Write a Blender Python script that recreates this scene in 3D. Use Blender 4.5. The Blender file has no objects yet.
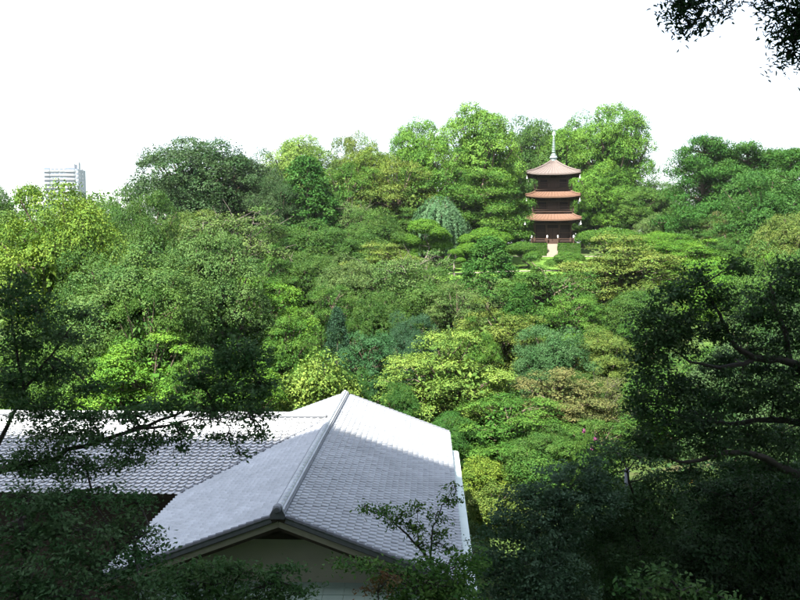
import bpy, math, random
import numpy as np
from mathutils import Vector, Matrix

# ------------------------------------------------------------------ camera, sky, sun, exposure
SC = bpy.context.scene
COL = SC.collection
FPX = 850.0                        # focal length in photo pixels (photo 800 x 600)
PITCH = math.radians(3.9)
cam_d = bpy.data.cameras.new('camera')
cam_d.sensor_width = 36.0
cam_d.lens = 36.0 * FPX / 800.0
cam_d.clip_start = 0.1
cam_d.clip_end = 6000.0
cam = bpy.data.objects.new('camera', cam_d)
COL.objects.link(cam)
cam.location = (0, 0, 0)
cam.rotation_euler = (math.pi / 2 - PITCH, 0, 0)
SC.camera = cam

SUN_EL = math.radians(58)
SUN_AZ = math.radians(216)         # clockwise from +Y (view direction): behind the camera, a little left
world = bpy.data.worlds.new('World')
SC.world = world
world.use_nodes = True
wn, wl = world.node_tree.nodes, world.node_tree.links
sky = wn.new('ShaderNodeTexSky')
sky.sky_type = 'NISHITA'
sky.sun_disc = False
sky.sun_elevation = SUN_EL
sky.sun_rotation = SUN_AZ
sky.air_density = 1.0
sky.dust_density = 1.5
sky.ozone_density = 1.0
hsv = wn.new('ShaderNodeHueSaturation')
hsv.inputs['Saturation'].default_value = 0.58
wl.new(sky.outputs[0], hsv.inputs['Color'])
wl.new(hsv.outputs[0], wn['Background'].inputs[0])
wn['Background'].inputs[1].default_value = 0.093

sun_d = bpy.data.lights.new('sun', 'SUN')
sun_d.energy = 5.0
sun_d.angle = math.radians(0.6)
sun_d.color = (1.0, 0.95, 0.85)
sun = bpy.data.objects.new('sun', sun_d)
COL.objects.link(sun)
to_sun = Vector((math.sin(SUN_AZ) * math.cos(SUN_EL), math.cos(SUN_AZ) * math.cos(SUN_EL), math.sin(SUN_EL)))
sun.rotation_euler = to_sun.to_track_quat('Z', 'Y').to_euler()
sun.location = (0, 0, 60)

vs = SC.view_settings
vs.view_transform = 'Standard'
vs.look = 'None'
vs.gamma = 1.0
vs.use_curve_mapping = False
vs.exposure = 2.17
cy = SC.cycles
cy.max_bounces = 6
cy.diffuse_bounces = 2
cy.glossy_bounces = 2
cy.transmission_bounces = 3
cy.transparent_max_bounces = 4
cy.caustics_reflective = False
cy.caustics_refractive = False
cy.use_denoising = True
cy.use_adaptive_sampling = True
cy.adaptive_threshold = 0.02

RS = np.random.RandomState(7)
R = random.Random(5)


# ------------------------------------------------------------------ geometry helpers
def ray(px, py):
    cx = (px - 400.0) / FPX
    cyy = (300.0 - py) / FPX
    return Vector((cx, math.cos(PITCH) + cyy * math.sin(PITCH), -math.sin(PITCH) + cyy * math.cos(PITCH)))


def at(px, py, Y):
    r = ray(px, py)
    return r * (Y / r.y)


def at_z(px, py, z):
    r = ray(px, py)
    return r * (z / r.z)


def sstep(a, b, x):
    t = np.clip((x - a) / (b - a), 0, 1)
    return t * t * (3 - 2 * t)


def ground_h(x, y):
    x = np.asarray(x, float)
    y = np.asarray(y, float)
    z = np.interp(y, [1.5, 4, 8, 13, 18.5, 42, 60, 72, 80, 88, 95, 100, 118, 121, 130, 165],
                  [-2.6, -3.4, -6.2, -9.8, -12.5, -13.0, -12.0, -10.2, -8.6, -6.3, -4.2, -3.5, -2.05, -1.9, -0.9, -0.5]) + 0 * x
    z = z - 14.0 * sstep(165, 330, y)
    bump = 0.35 * np.sin(x * 0.21 + 1.3) * np.sin(y * 0.17) + 0.18 * np.sin(x * 0.53 + y * 0.31)
    flat = np.exp(-(((x - 20) / 16.0) ** 2 + ((y - 112) / 18.0) ** 2))
    z = z + bump * np.clip((y - 42) / 10, 0, 1) * (1 - np.clip(flat * 2, 0, 1))
    return z


def gh(x, y):
    return float(ground_h(x, y))


def tagit(o, label=None, cat=None, group=None, kind=None):
    if label:
        o['label'] = label
    if cat:
        o['category'] = cat
    if group:
        o['group'] = group
    if kind:
        o['kind'] = kind
    return o


def link(name, me, mats=None, parent=None, loc=None):
    o = bpy.data.objects.new(name, me)
    COL.objects.link(o)
    if mats is not None and me is not None and not me.materials:
        me.materials.append(mats)
    if parent:
        o.parent = parent
    if loc is not None:
        o.location = loc
    return o


def empty(name, loc=(0, 0, 0), rz=0.0, label=None, cat=None, group=None):
    o = bpy.data.objects.new(name, None)
    COL.objects.link(o)
    o.location = loc
    o.rotation_euler = (0, 0, rz)
    o.empty_display_size = 0.2
    return tagit(o, label, cat, group)


class MB:
    """collects simple solids into one mesh"""

    def __init__(self):
        self.v = []
        self.f = []

    def add(self, vs_, fs_):
        b = len(self.v)
        self.v += [tuple(p) for p in vs_]
        self.f += [tuple(i + b for i in f) for f in fs_]
        return self

    def box(self, c, s, rz=0.0, M=None):
        hx, hy, hz = s[0] / 2, s[1] / 2, s[2] / 2
        pts = [Vector((sx * hx, sy * hy, sz * hz)) for sz in (-1, 1) for sx, sy in ((-1, -1), (1, -1), (1, 1), (-1, 1))]
        if M is None:
            M = Matrix.Rotation(rz, 3, 'Z')
        pts = [M @ p + Vector(c) for p in pts]
        return self.add(pts, [(3, 2, 1, 0), (4, 5, 6, 7), (0, 1, 5, 4), (1, 2, 6, 5), (2, 3, 7, 6), (3, 0, 4, 7)])

    def beam(self, a, b, w, h):
        a = Vector(a)
        b = Vector(b)
        d = b - a
        L = d.length
        q = d.to_track_quat('Y', 'Z').to_matrix()
        return self.box((a + b) / 2, (w, L, h), M=q)

    def tube(self, pts, rad, n=6, cap=True):
        pts = [Vector(p) for p in pts]
        k = len(pts)
        b = len(self.v)
        for i in range(k):
            d = (pts[min(i + 1, k - 1)] - pts[max(i - 1, 0)])
            if d.length < 1e-9:
                d = Vector((0, 0, 1))
            q = d.to_track_quat('Z', 'Y').to_matrix()
            for j in range(n):
                a = 2 * math.pi * j / n
                self.v.append(tuple(pts[i] + q @ Vector((math.cos(a) * rad[i], math.sin(a) * rad[i], 0))))
        for i in range(k - 1):
            for j in range(n):
                j2 = (j + 1) % n
                self.f.append((b + i * n + j, b + i * n + j2, b + (i + 1) * n + j2, b + (i + 1) * n + j))
        if cap:
            self.f.append(tuple(b + j for j in range(n))[::-1])
            self.f.append(tuple(b + (k - 1) * n + j for j in range(n)))
        return self

    def lathe(self, prof, n=12, c=(0, 0, 0)):
        b = len(self.v)
        for r, z in prof:
            for j in range(n):
                a = 2 * math.pi * j / n
                self.v.append((c[0] + r * math.cos(a), c[1] + r * math.sin(a), c[2] + z))
        k = len(prof)
        for i in range(k - 1):
            for j in range(n):
                j2 = (j + 1) % n
                self.f.append((b + i * n + j, b + i * n + j2, b + (i + 1) * n + j2, b + (i + 1) * n + j))
        self.f.append(tuple(b + j for j in range(n))[::-1])
        self.f.append(tuple(b + (k - 1) * n + j for j in range(n)))
        return self

    def prism(self, poly, axis, a, b_):
        """poly: 2-d points; axis 'y': poly in (x,z), extruded y a..b"""
        n = len(poly)
        if axis == 'y':
            P = [(x, a, z) for x, z in poly] + [(x, b_, z) for x, z in poly]
        elif axis == 'x':
            P = [(a, x, z) for x, z in poly] + [(b_, x, z) for x, z in poly]
        else:
            P = [(x, z, a) for x, z in poly] + [(x, z, b_) for x, z in poly]
        F = [tuple(range(n)), tuple(range(2 * n - 1, n - 1, -1))]
        F += [((i + 1) % n, i, i + n, (i + 1) % n + n) for i in range(n)]
        return self.add(P, F)

    def mesh(self, name, smooth=False):
        me = bpy.data.meshes.new(name)
        me.from_pydata(self.v, [], self.f)
        if smooth:
            me.polygons.foreach_set('use_smooth', [True] * len(me.polygons))
        me.update()
        return me

    def build(self, name, mat, parent=None, loc=None, smooth=False):
        return link(name, self.mesh(name, smooth), mat, parent, loc)


def np_mesh(name, V, F4, tint=None, smooth=False):
    """fast quad mesh from numpy arrays"""
    me = bpy.data.meshes.new(name)
    nv, nf = len(V), len(F4)
    me.vertices.add(nv)
    me.vertices.foreach_set('co', np.ascontiguousarray(V, np.float32).ravel())
    me.loops.add(nf * 4)
    me.loops.foreach_set('vertex_index', np.ascontiguousarray(F4, np.int32).ravel())
    me.polygons.add(nf)
    me.polygons.foreach_set('loop_start', np.arange(0, nf * 4, 4, dtype=np.int32))
    if smooth:
        me.polygons.foreach_set('use_smooth', np.ones(nf, bool))
    if tint is not None:
        a = me.attributes.new('tint', 'FLOAT', 'POINT')
        a.data.foreach_set('value', np.ascontiguousarray(tint, np.float32))
    me.update(calc_edges=True)
    return me


def unit(a):
    return a / np.maximum(np.linalg.norm(a, axis=-1, keepdims=True), 1e-9)


def leaves_mesh(name, C, N, S, T, rs, aspect=0.55, fold=0.18, fine=False, axis=None):
    """one folded diamond (or, fine, a pointed oval) for each leaf"""
    n = len(C)
    N = unit(N)
    if axis is None:
        axis = rs.normal(size=(n, 3))
    t = unit(axis - N * np.sum(axis * N, 1, keepdims=True))
    b = np.cross(N, t)
    S = np.broadcast_to(S, (n,))[:, None]
    A = S * aspect * 0.5
    up = N * S * fold * 0.5
    if not fine:
        V = np.stack([C - t * S * .5, C + b * A + up, C + t * S * .5, C - b * A + up], 1).reshape(-1, 3)
        F = np.arange(n * 4).reshape(n, 4)
        return np_mesh(name, V, F, np.repeat(T, 4))
    V = np.stack([C - t * S * .5, C - t * S * .18 + b * A + up, C + t * S * .18 + b * A * .8 + up, C + t * S * .5 - up * .6,
                  C + t * S * .18 - b * A * .8 + up, C - t * S * .18 - b * A + up], 1).reshape(-1, 3)
    base = np.arange(n)[:, None] * 6
    F = np.concatenate([base + np.array([[0, 1, 2, 3]]), base + np.array([[0, 3, 4, 5]])], 0)
    return np_mesh(name, V, F, np.repeat(T, 6))


# ------------------------------------------------------------------ materials
MATS = {}


def nodes(name):
    m = bpy.data.materials.new(name)
    m.use_nodes = True
    MATS[name] = m
    return m, m.node_tree.nodes, m.node_tree.links, m.node_tree.nodes['Principled BSDF']


def simple(name, col, rough=0.7, metal=0.0, spec=0.4, var=0.25, scale=6.0, bump=0.0, col2=None):
    m, n, l, p = nodes(name)
    tc = n.new('ShaderNodeTexCoord')
    nz = n.new('ShaderNodeTexNoise')
    nz.inputs['Scale'].default_value = scale
    nz.inputs['Detail'].default_value = 5
    l.new(tc.outputs['Object'], nz.inputs['Vector'])
    mix = n.new('ShaderNodeMix')
    mix.data_type = 'RGBA'
    c2 = col2 or tuple(c * (1 - var) for c in col)
    mix.inputs[6].default_value = (*c2, 1)
    mix.inputs[7].default_value = (*[min(1, c * (1 + var * .5)) for c in col], 1)
    l.new(nz.outputs['Fac'], mix.inputs[0])
    l.new(mix.outputs[2], p.inputs['Base Color'])
    p.inputs['Roughness'].default_value = rough
    p.inputs['Metallic'].default_value = metal
    p.inputs['Specular IOR Level'].default_value = spec
    if bump:
        bp = n.new('ShaderNodeBump')
        bp.inputs['Strength'].default_value = bump
        bp.inputs['Distance'].default_value = 0.02
        l.new(nz.outputs['Fac'], bp.inputs['Height'])
        l.new(bp.outputs[0], p.inputs['Normal'])
    return m


def leaf_material(name, trans=0.35, rough=0.5, spec=0.3):
    """colour of the plant from the object's colour, varied leaf by leaf"""
    m, n, l, p = nodes(name)
    oi = n.new('ShaderNodeObjectInfo')
    at_ = n.new('ShaderNodeAttribute')
    at_.attribute_name = 'tint'
    h = n.new('ShaderNodeHueSaturation')
    mh = n.new('ShaderNodeMapRange')
    mh.inputs[3].default_value = 0.522
    mh.inputs[4].default_value = 0.482
    mv = n.new('ShaderNodeMapRange')
    mv.inputs[3].default_value = 0.68
    mv.inputs[4].default_value = 1.32
    l.new(at_.outputs['Fac'], mh.inputs[0])
    l.new(at_.outputs['Fac'], mv.inputs[0])
    l.new(mh.outputs[0], h.inputs['Hue'])
    l.new(mv.outputs[0], h.inputs['Value'])
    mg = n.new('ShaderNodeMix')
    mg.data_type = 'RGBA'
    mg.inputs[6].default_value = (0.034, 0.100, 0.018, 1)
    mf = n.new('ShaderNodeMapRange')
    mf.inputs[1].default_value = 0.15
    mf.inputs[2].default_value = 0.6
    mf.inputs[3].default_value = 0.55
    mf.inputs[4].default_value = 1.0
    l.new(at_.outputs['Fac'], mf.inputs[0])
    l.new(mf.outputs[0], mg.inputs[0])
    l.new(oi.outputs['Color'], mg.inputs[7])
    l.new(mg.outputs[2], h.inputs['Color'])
    l.new(h.outputs[0], p.inputs['Base Color'])
    p.inputs['Roughness'].default_value = rough
    p.inputs['Specular IOR Level'].default_value = spec
    tr = n.new('ShaderNodeBsdfTranslucent')
    h2 = n.new('ShaderNodeHueSaturation')
    h2.inputs['Hue'].default_value = 0.485
    h2.inputs['Saturation'].default_value = 1.1
    h2.inputs['Value'].default_value = 1.5
    l.new(h.outputs[0], h2.inputs['Color'])
    l.new(h2.outputs[0], tr.inputs['Color'])
    mx = n.new('ShaderNodeMixShader')
    mx.inputs[0].default_value = trans
    l.new(p.outputs[0], mx.inputs[1])
    l.new(tr.outputs[0], mx.inputs[2])
    l.new(mx.outputs[0], n['Material Output'].inputs['Surface'])
    return m


LEAF = leaf_material('leaf', 0.16, 0.7, 0.07)
GLOSSY_LEAF = leaf_material('glossy_leaf', 0.16, 0.6, 0.12)
NEEDLE = leaf_material('needle', 0.18, 0.7, 0.08)
BARK = simple('bark', (0.11, 0.085, 0.06), 0.9, var=0.5, scale=9, bump=0.5)
PALE_BARK = simple('pale_bark', (0.15, 0.13, 0.11), 0.9, var=0.4, scale=9, bump=0.4)
DARK_BARK = simple('dark_bark', (0.05, 0.042, 0.036), 0.9, var=0.5, scale=14, bump=0.6)


def tile_material():
    m, n, l, p = nodes('silver_tile')
    oi = n.new('ShaderNodeObjectInfo')
    at_ = n.new('ShaderNodeAttribute')
    at_.attribute_name = 'tint'
    ad = n.new('ShaderNodeMath')
    ad.operation = 'ADD'
    l.new(oi.outputs['Random'], ad.inputs[0])
    l.new(at_.outputs['Fac'], ad.inputs[1])
    fr = n.new('ShaderNodeMath')
    fr.operation = 'FRACT'
    l.new(ad.outputs[0], fr.inputs[0])
    geo = n.new('ShaderNodeNewGeometry')
    nz = n.new('ShaderNodeTexNoise')
    nz.inputs['Scale'].default_value = 1.3
    nz.inputs['Detail'].default_value = 6
    nz.inputs['Roughness'].default_value = 0.65
    l.new(geo.outputs['Position'], nz.inputs['Vector'])
    ra = n.new('ShaderNodeValToRGB')
    ra.color_ramp.elements[0].color = (0.39, 0.405, 0.43, 1)
    ra.color_ramp.elements[1].color = (0.57, 0.59, 0.62, 1)
    mm = n.new('ShaderNodeMix')
    mm.data_type = 'FLOAT'
    mm.inputs[0].default_value = 0.5
    l.new(fr.outputs[0], mm.inputs[2])
    l.new(nz.outputs['Fac'], mm.inputs[3])
    l.new(mm.outputs[0], ra.inputs[0])
    st = n.new('ShaderNodeTexNoise')
    st.inputs['Scale'].default_value = 0.45
    st.inputs['Detail'].default_value = 9
    st.inputs['Roughness'].default_value = 0.75
    l.new(geo.outputs['Position'], st.inputs['Vector'])
    sr_ = n.new('ShaderNodeMapRange')
    sr_.inputs[1].default_value = 0.42
    sr_.inputs[2].default_value = 0.66
    sr_.inputs[3].default_value = 0.0
    sr_.inputs[4].default_value = 0.7
    l.new(st.outputs['Fac'], sr_.inputs[0])
    sm_ = n.new('ShaderNodeMix')
    sm_.data_type = 'RGBA'
    l.new(sr_.outputs[0], sm_.inputs[0])
    l.new(ra.outputs[0], sm_.inputs[6])
    sm_.inputs[7].default_value = (0.34, 0.355, 0.37, 1)
    l.new(sm_.outputs[2], p.inputs['Base Color'])
    p.inputs['Roughness'].default_value = 0.45
    p.inputs['Specular IOR Level'].default_value = 0.6
    p.inputs['Metallic'].default_value = 0.5
    return m


TILE = tile_material()
DARK_TILE = simple('dark_tile', (0.13, 0.14, 0.16), 0.5, var=0.3, scale=4)
PLASTER = simple('plaster', (0.42, 0.39, 0.33), 0.9, var=0.12, scale=2.5, bump=0.1)
BARGE = simple('barge_board', (0.33, 0.31, 0.25), 0.7, var=0.2, scale=8)
DARK_WOOD = simple('dark_wood', (0.05, 0.035, 0.026), 0.8, var=0.4, scale=10)
COPPER_GREEN = simple('green_copper', (0.28, 0.37, 0.33), 0.5, var=0.2, scale=3, spec=0.5)
METAL_WHITE = simple('pale_metal', (0.62, 0.72, 0.70), 0.4, var=0.1, scale=2, spec=0.5)
PAG_ROOF = simple('copper_roof', (0.122, 0.066, 0.042), 0.6, var=0.3, scale=5)
PAG_TOP = simple('weathered_roof', (0.130, 0.104, 0.094), 0.6, var=0.25, scale=5)
PAG_WOOD = simple('brown_wood', (0.062, 0.034, 0.022), 0.8, var=0.4, scale=9)
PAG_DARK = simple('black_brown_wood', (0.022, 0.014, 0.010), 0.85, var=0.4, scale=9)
FINIAL = simple('pale_finial', (0.28, 0.36, 0.36), 0.45, var=0.15, scale=5, spec=0.5)
STONE = simple('pale_stone', (0.26, 0.23, 0.185), 0.9, var=0.25, scale=6, bump=0.2)
WHITE = simple('white_paint', (0.78, 0.79, 0.80), 0.6, var=0.06, scale=0.2)
CONC = simple('pale_concrete', (0.22, 0.24, 0.28), 0.8, var=0.1, scale=0.3)
GLASS = simple('window_glass', (0.12, 0.15, 0.19), 0.15, var=0.2, scale=0.5, spec=0.6)
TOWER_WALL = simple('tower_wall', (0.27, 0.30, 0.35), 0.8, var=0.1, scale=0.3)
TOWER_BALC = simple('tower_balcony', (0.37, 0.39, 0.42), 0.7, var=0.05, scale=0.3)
HOTEL = simple('hotel_wall', (0.40, 0.36, 0.30), 0.85, var=0.1, scale=0.5)
GREY_ROOF = simple('grey_roof', (0.10, 0.11, 0.12), 0.6, var=0.2, scale=4)


def ground_material():
    m, n, l, p = nodes('garden_ground')
    geo = n.new('ShaderNodeNewGeometry')
    nz = n.new('ShaderNodeTexNoise')
    nz.inputs['Scale'].default_value = 0.28
    nz.inputs['Detail'].default_value = 8
    nz.inputs['Roughness'].default_value = 0.7
    l.new(geo.outputs['Position'], nz.inputs['Vector'])
    ra = n.new('ShaderNodeValToRGB')
    e = ra.color_ramp.elements
    e[0].position = 0.36
    e[0].color = (0.06, 0.052, 0.03, 1)
    e[1].position = 0.62
    e[1].color = (0.06, 0.105, 0.024, 1)
    k = ra.color_ramp.elements.new(0.47)
    k.color = (0.045, 0.075, 0.02, 1)
    l.new(nz.outputs['Fac'], ra.inputs[0])
    n2 = n.new('ShaderNodeTexNoise')
    n2.inputs['Scale'].default_value = 5.0
    n2.inputs['Detail'].default_value = 6
    l.new(geo.outputs['Position'], n2.inputs['Vector'])
    mx = n.new('ShaderNodeMix')
    mx.data_type = 'RGBA'
    mx.blend_type = 'OVERLAY'
    mx.inputs[0].default_value = 0.6
    l.new(ra.outputs[0], mx.inputs[6])
    l.new(n2.outputs['Fac'], mx.inputs[7])
    l.new(mx.outputs[2], p.inputs['Base Color'])
    p.inputs['Roughness'].default_value = 0.95
    p.inputs['Specular IOR Level'].default_value = 0.1
    bp = n.new('ShaderNodeBump')
    bp.inputs['Strength'].default_value = 0.8
    bp.inputs['Distance'].default_value = 0.1
    l.new(n2.outputs['Fac'], bp.inputs['Height'])
    l.new(bp.outputs[0], p.inputs['Normal'])
    return m


GROUND = ground_material()
LAWN = simple('lawn_grass', (0.085, 0.165, 0.026), 0.95, var=0.35, scale=1.6, spec=0.1, bump=0.5)

# ------------------------------------------------------------------ terrain
xs = np.concatenate([np.linspace(-3000, -160, 8), np.linspace(-140, 140, 113), np.linspace(160, 3000, 8)])
ys = np.concatenate([[-400, -120, -60, -20, -6], np.linspace(-2, 178, 121), np.linspace(190, 340, 16), [500, 900, 1600, 3000, 5000]])
gx, gy = np.meshgrid(xs, ys)
gz = ground_h(gx, gy)
V = np.stack([gx, gy, gz], -1).reshape(-1, 3)
nx, ny = len(xs), len(ys)
ii = (np.arange(ny - 1)[:, None] * nx + np.arange(nx - 1)[None, :]).ravel()
F = np.stack([ii, ii + 1, ii + nx + 1, ii + nx], 1)
tagit(link('ground', np_mesh('ground', V, F, smooth=True), GROUND), kind='structure')


def sheet(name, mat, pts_fn, nu, nv, lift):
    P = [pts_fn(u / nu, v / nv) for v in range(nv + 1) for u in range(nu + 1)]
    P = np.array(P)
    z = ground_h(P[:, 0], P[:, 1]) + lift
    q = (np.arange(nv)[:, None] * (nu + 1) + np.arange(nu)[None, :]).ravel()
    F_ = np.stack([q, q + 1, q + nu + 2, q + nu + 1], 1)
    o = link(name, np_mesh(name, np.column_stack([P, z]), F_, smooth=True), mat)
    return tagit(o, kind='structure')


# lawn in front of the pagoda and the pale path along it
sheet('lawn', LAWN, lambda u, v: (2 + 34 * u, 93 + 5 * math.sin(u * 3) + (24 - 5 * math.sin(u * 3)) * v), 40, 26, 0.05)
sheet('grass_bank', LAWN, lambda u, v: (-8.6 + 2.6 * u, 72 + 4 * v), 14, 18, 0.06)
sheet('garden_path', STONE, lambda u, v: (3 + 30 * u, 97.5 + 2.5 * math.sin(u * 3) + .6 * v), 40, 3, 0.10)
sheet('pagoda_path', STONE, lambda u, v: (14.0 + 17 * u, 117.3 + 0.8 * v), 30, 3, 0.10)

# ------------------------------------------------------------------ the hotel that stands behind the viewpoint and shades the foreground
HOTEL_RZ = math.radians(-3.0)
# its parapet line runs through (hx, hy) and shades everything up to the middle of the house roof
hx, hy = to_sun.x / to_sun.z * 80.0 - 2.75, to_sun.y / to_sun.z * 80.0 + 31.0
hz = -6.6 + 80.0
hotel = empty('hotel_building', (hx, hy, -2.6), HOTEL_RZ, 'tall beige hotel block with window bands behind the viewpoint', 'building')
H_TOT = hz + 2.6
m = MB().box((30, -9, H_TOT / 2), (104, 18, H_TOT))
m.build('wall', HOTEL, hotel)
for k in range(int(H_TOT // 3.6) - 1):
    MB().box((30, 0.03, 2.2 + k * 3.6), (101, 0.12, 1.5)).build('window_band', GLASS, hotel)

# ------------------------------------------------------------------ the tiled house in the valley
RISE = 0.37                          # roof pitch
HALF = 4.6
RIDGE_Z = 6.0
LEN = 17.0
WY = 12.0                            # where the side wing's ridge meets the main ridge
WLEN = 24.0                          # the wing reaches this far to the left
rf = at_z(278, 506, -6.55)
HOUSE_RZ = -math.radians(2.0)
house = empty('tiled_house', (rf.x, rf.y, -6.55 - 0.26 - RIDGE_Z), HOUSE_RZ,
              'low house with silver grey tiled gable roof and side wing in the valley', 'house')
TW, TE, TL = 0.255, 0.205, 0.240     # tile width, exposed length, full length


def tile_profile():
    # a rounded roll on one side, then a shallow pan
    return [(x * TW, z) for x, z in ((-.50, .004), (-.44, .036), (-.31, .050), (-.19, .032), (-.04, .004), (.22, -.006), (.492, .002))]


def tile_arrays():
    """local: x across, y down the slope, z up from the roof plane"""
    P = tile_profile()
    k = len(P)
    V_, F_ = [], []
    rows = ((-TL / 2, 0.002), (TL / 2 - 0.010, 0.052), (TL / 2 - 0.002, 0.032))
    for y, dz in rows:
        for x, z in P:
            V_.append((x, y, z + dz))
    for r in range(len(rows) - 1):
        for i in range(k - 1):
            F_.append((r * k + i, r * k + i + 1, (r + 1) * k + i + 1, (r + 1) * k + i))
    return np.array(V_), np.array(F_)


TV, TF = tile_arrays()
tile_mesh = np_mesh('roof_tile', TV, TF[:, ::-1], np.zeros(len(TV)))
tile_mesh.materials.append(TILE)
ca, sa = 1 / math.hypot(1, RISE), RISE / math.hypot(1, RISE)
SL = HALF / ca                        # slope length
slots = []                            # (matrix) for every tile of the three seen slopes and the rear slope of the wing


def frame(across, down, o):
    across, down = Vector(across), Vector(down)
    nrm = across.cross(down)
    if nrm.z < 0:
        nrm = -nrm
    M_ = Matrix((across, down, nrm)).transposed().to_4x4()
    M_.translation = o
    return M_


nc = int(LEN / TW)
nr = int(SL / TE) + 1
for side in (1, -1):
    down = Vector((side * ca, 0, -sa))
    for c in range(nc):
        y = (c + 0.5) * LEN / nc
        for r in range(nr):
            s = SL - (r + 0.5) * TE + 0.06
            if s < 0.02:
                continue
            p = Vector((0, y, RIDGE_Z)) + down * s
            if side < 0 and abs(y - WY) < abs(p.x) - 0.02:
                continue
            slots.append(frame((0, side, 0), down, p))
ncw = int(WLEN / TW)
for side in (-1, 1):
    down = Vector((0, side * ca, -sa))
    for c in range(ncw):
        x = -(c + 0.5) * TW
        for r in range(nr):
            s = SL - (r + 0.5) * TE + 0.06
            if s < 0.02:
                continue
            p = Vector((x, WY, RIDGE_Z)) + down * s
            if abs(p.y - WY) > abs(x) - 0.02:
                continue
            slots.append(frame((side, 0, 0), down, p))
HM = Matrix.LocRotScale(house.location, house.rotation_euler, None)


def tile_score(M_):
    """how large a tile shows from the viewpoint"""
    w = HM @ M_.translation
    nrm = (HM.to_3x3() @ M_.to_3x3()) @ Vector((0, 0, 1))
    d = w.length
    u_ = 400 + FPX * w.x / w.y
    v_ = 242 - FPX * w.z / w.y
    if not (150 < u_ < 470 and v_ < 556) or (u_ < 175 and v_ > 500):
        return 0
    return max(0, -(w / d).dot(nrm)) / d ** 2


order = sorted(range(len(slots)), key=lambda i: -tile_score(slots[i]))
near = set(order[:300])
rest_V, rest_F, rest_T = [], [], []
for i, M_ in enumerate(slots):
    J = Matrix.Translation((R.gauss(0, .002), R.gauss(0, .004), R.gauss(0, .0015))) @ Matrix.Rotation(R.gauss(0, .006), 4, 'Z')
    A = M_ @ J
    if i in near:
        o = bpy.data.objects.new('roof_tile', tile_mesh)
        COL.objects.link(o)
        o.parent = house
        o.matrix_local = A
    else:
        a = np.array(A)
        flip = np.linalg.det(a[:3, :3]) < 0
        rest_F.append(TF[:, ::-1] + len(rest_V) * len(TV))
        rest_V.append(TV @ a[:3, :3].T + a[:3, 3])
        rest_T.append(np.full(len(TV), R.random()))
o = link('roof_tile_field', np_mesh('roof_tile_field', np.concatenate(rest_V), np.concatenate(rest_F), np.concatenate(rest_T)), TILE, house)
tagit(o, kind='stuff')

# roof boarding under the tiles (dark), with overhang
TH = 0.10


def slab(poly_fn, th=TH):
    P = [Vector(p) for p in poly_fn]
    n = len(P)
    dn = Vector((0, 0, -th))
    return [p + Vector((0, 0, -0.03)) for p in P] + [p + dn + Vector((0, 0, -0.03)) for p in P], \
        [tuple(range(n)), tuple(range(2 * n - 1, n - 1, -1))] + [((i + 1) % n, i, i + n, (i + 1) % n + n) for i in range(n)]


ez = RIDGE_Z - HALF * RISE
MB().add(*slab([(0, 0, RIDGE_Z), (0, LEN, RIDGE_Z), (HALF, LEN, ez), (HALF, 0, ez)])).build('roof_boarding', DARK_WOOD, house)
MB().add(*slab([(0, 0, RIDGE_Z), (-HALF, 0, ez), (-HALF, WY - HALF, ez), (0, WY, RIDGE_Z)])).build('roof_boarding', DARK_WOOD, house)
MB().add(*slab([(0, WY, RIDGE_Z), (-HALF, WY + HALF, ez), (-HALF, LEN, ez), (0, LEN, RIDGE_Z)])).build('roof_boarding', DARK_WOOD, house)
MB().add(*slab([(0, WY, RIDGE_Z), (-HALF, WY - HALF, ez), (-WLEN, WY - HALF, ez), (-WLEN, WY, RIDGE_Z)])).build('roof_boarding', DARK_WOOD, house)
MB().add(*slab([(0, WY, RIDGE_Z), (-WLEN, WY, RIDGE_Z), (-WLEN, WY + HALF, ez), (-HALF, WY + HALF, ez)])).build('roof_boarding', DARK_WOOD, house)
# valley gutters
for s in (-1, 1):
    a = Vector((-0.25, WY + s * .25, RIDGE_Z - .25 * RISE + .075))
    b = Vector((-HALF - .05, WY + s * (HALF + .05), ez + .055))
    MB().beam(a, b, 0.09, 0.05).build('valley_gutter', DARK_TILE, house)

# ridge: stacked courses with half round cap tiles
for k, (w, z, h) in enumerate(((0.34, 0.055, 0.07), (0.24, 0.115, 0.055))):
    MB().box((0, LEN / 2, RIDGE_Z + z), (w, LEN - 0.04 - .03 * k, h)).build('ridge_course', TILE if k else DARK_TILE, house)  # lower course in dark tile: the shadow line beside the ridge, put into colour
    MB().box((-(WLEN + .2) / 2 - .05, WY, RIDGE_Z + z - .03), (WLEN - .2, w, h)).build('ridge_course', TILE if k else DARK_TILE, house)
capm = MB()
N8 = 8
for yy, rr in ((-0.17, 0.088), (0.15, 0.082), (0.155, 0.088), (0.185, 0.088)):
    for j in range(N8 + 1):
        a = math.pi * j / N8
        capm.v.append((math.cos(a) * rr * .85, yy, math.sin(a) * rr * 1.1))
for i in range(3):
    for j in range(N8):
        b = i * (N8 + 1) + j
        capm.f.append((b, b + 1, b + N8 + 2, b + N8 + 1))
capm.f.append(tuple(range(N8 + 1)))
capm.f.append(tuple(range(3 * (N8 + 1), 4 * (N8 + 1)))[::-1])
cap_mesh = capm.mesh('ridge_cap', True)
cap_mesh.materials.append(TILE)
for i in range(int(LEN / 0.31)):
    o = link('ridge_cap', cap_mesh, None, house, (0, 0.2 + i * 0.31, RIDGE_Z + 0.135))
    o.rotation_euler = (R.gauss(0, .006), 0, math.pi + R.gauss(0, .008))
for i in range(int((WLEN - .4) / 0.31)):
    o = link('ridge_cap', cap_mesh, None, house, (-0.45 - i * 0.31, WY, RIDGE_Z + 0.105))
    o.rotation_euler = (0, R.gauss(0, .006), math.pi / 2 + R.gauss(0, .008))
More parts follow.
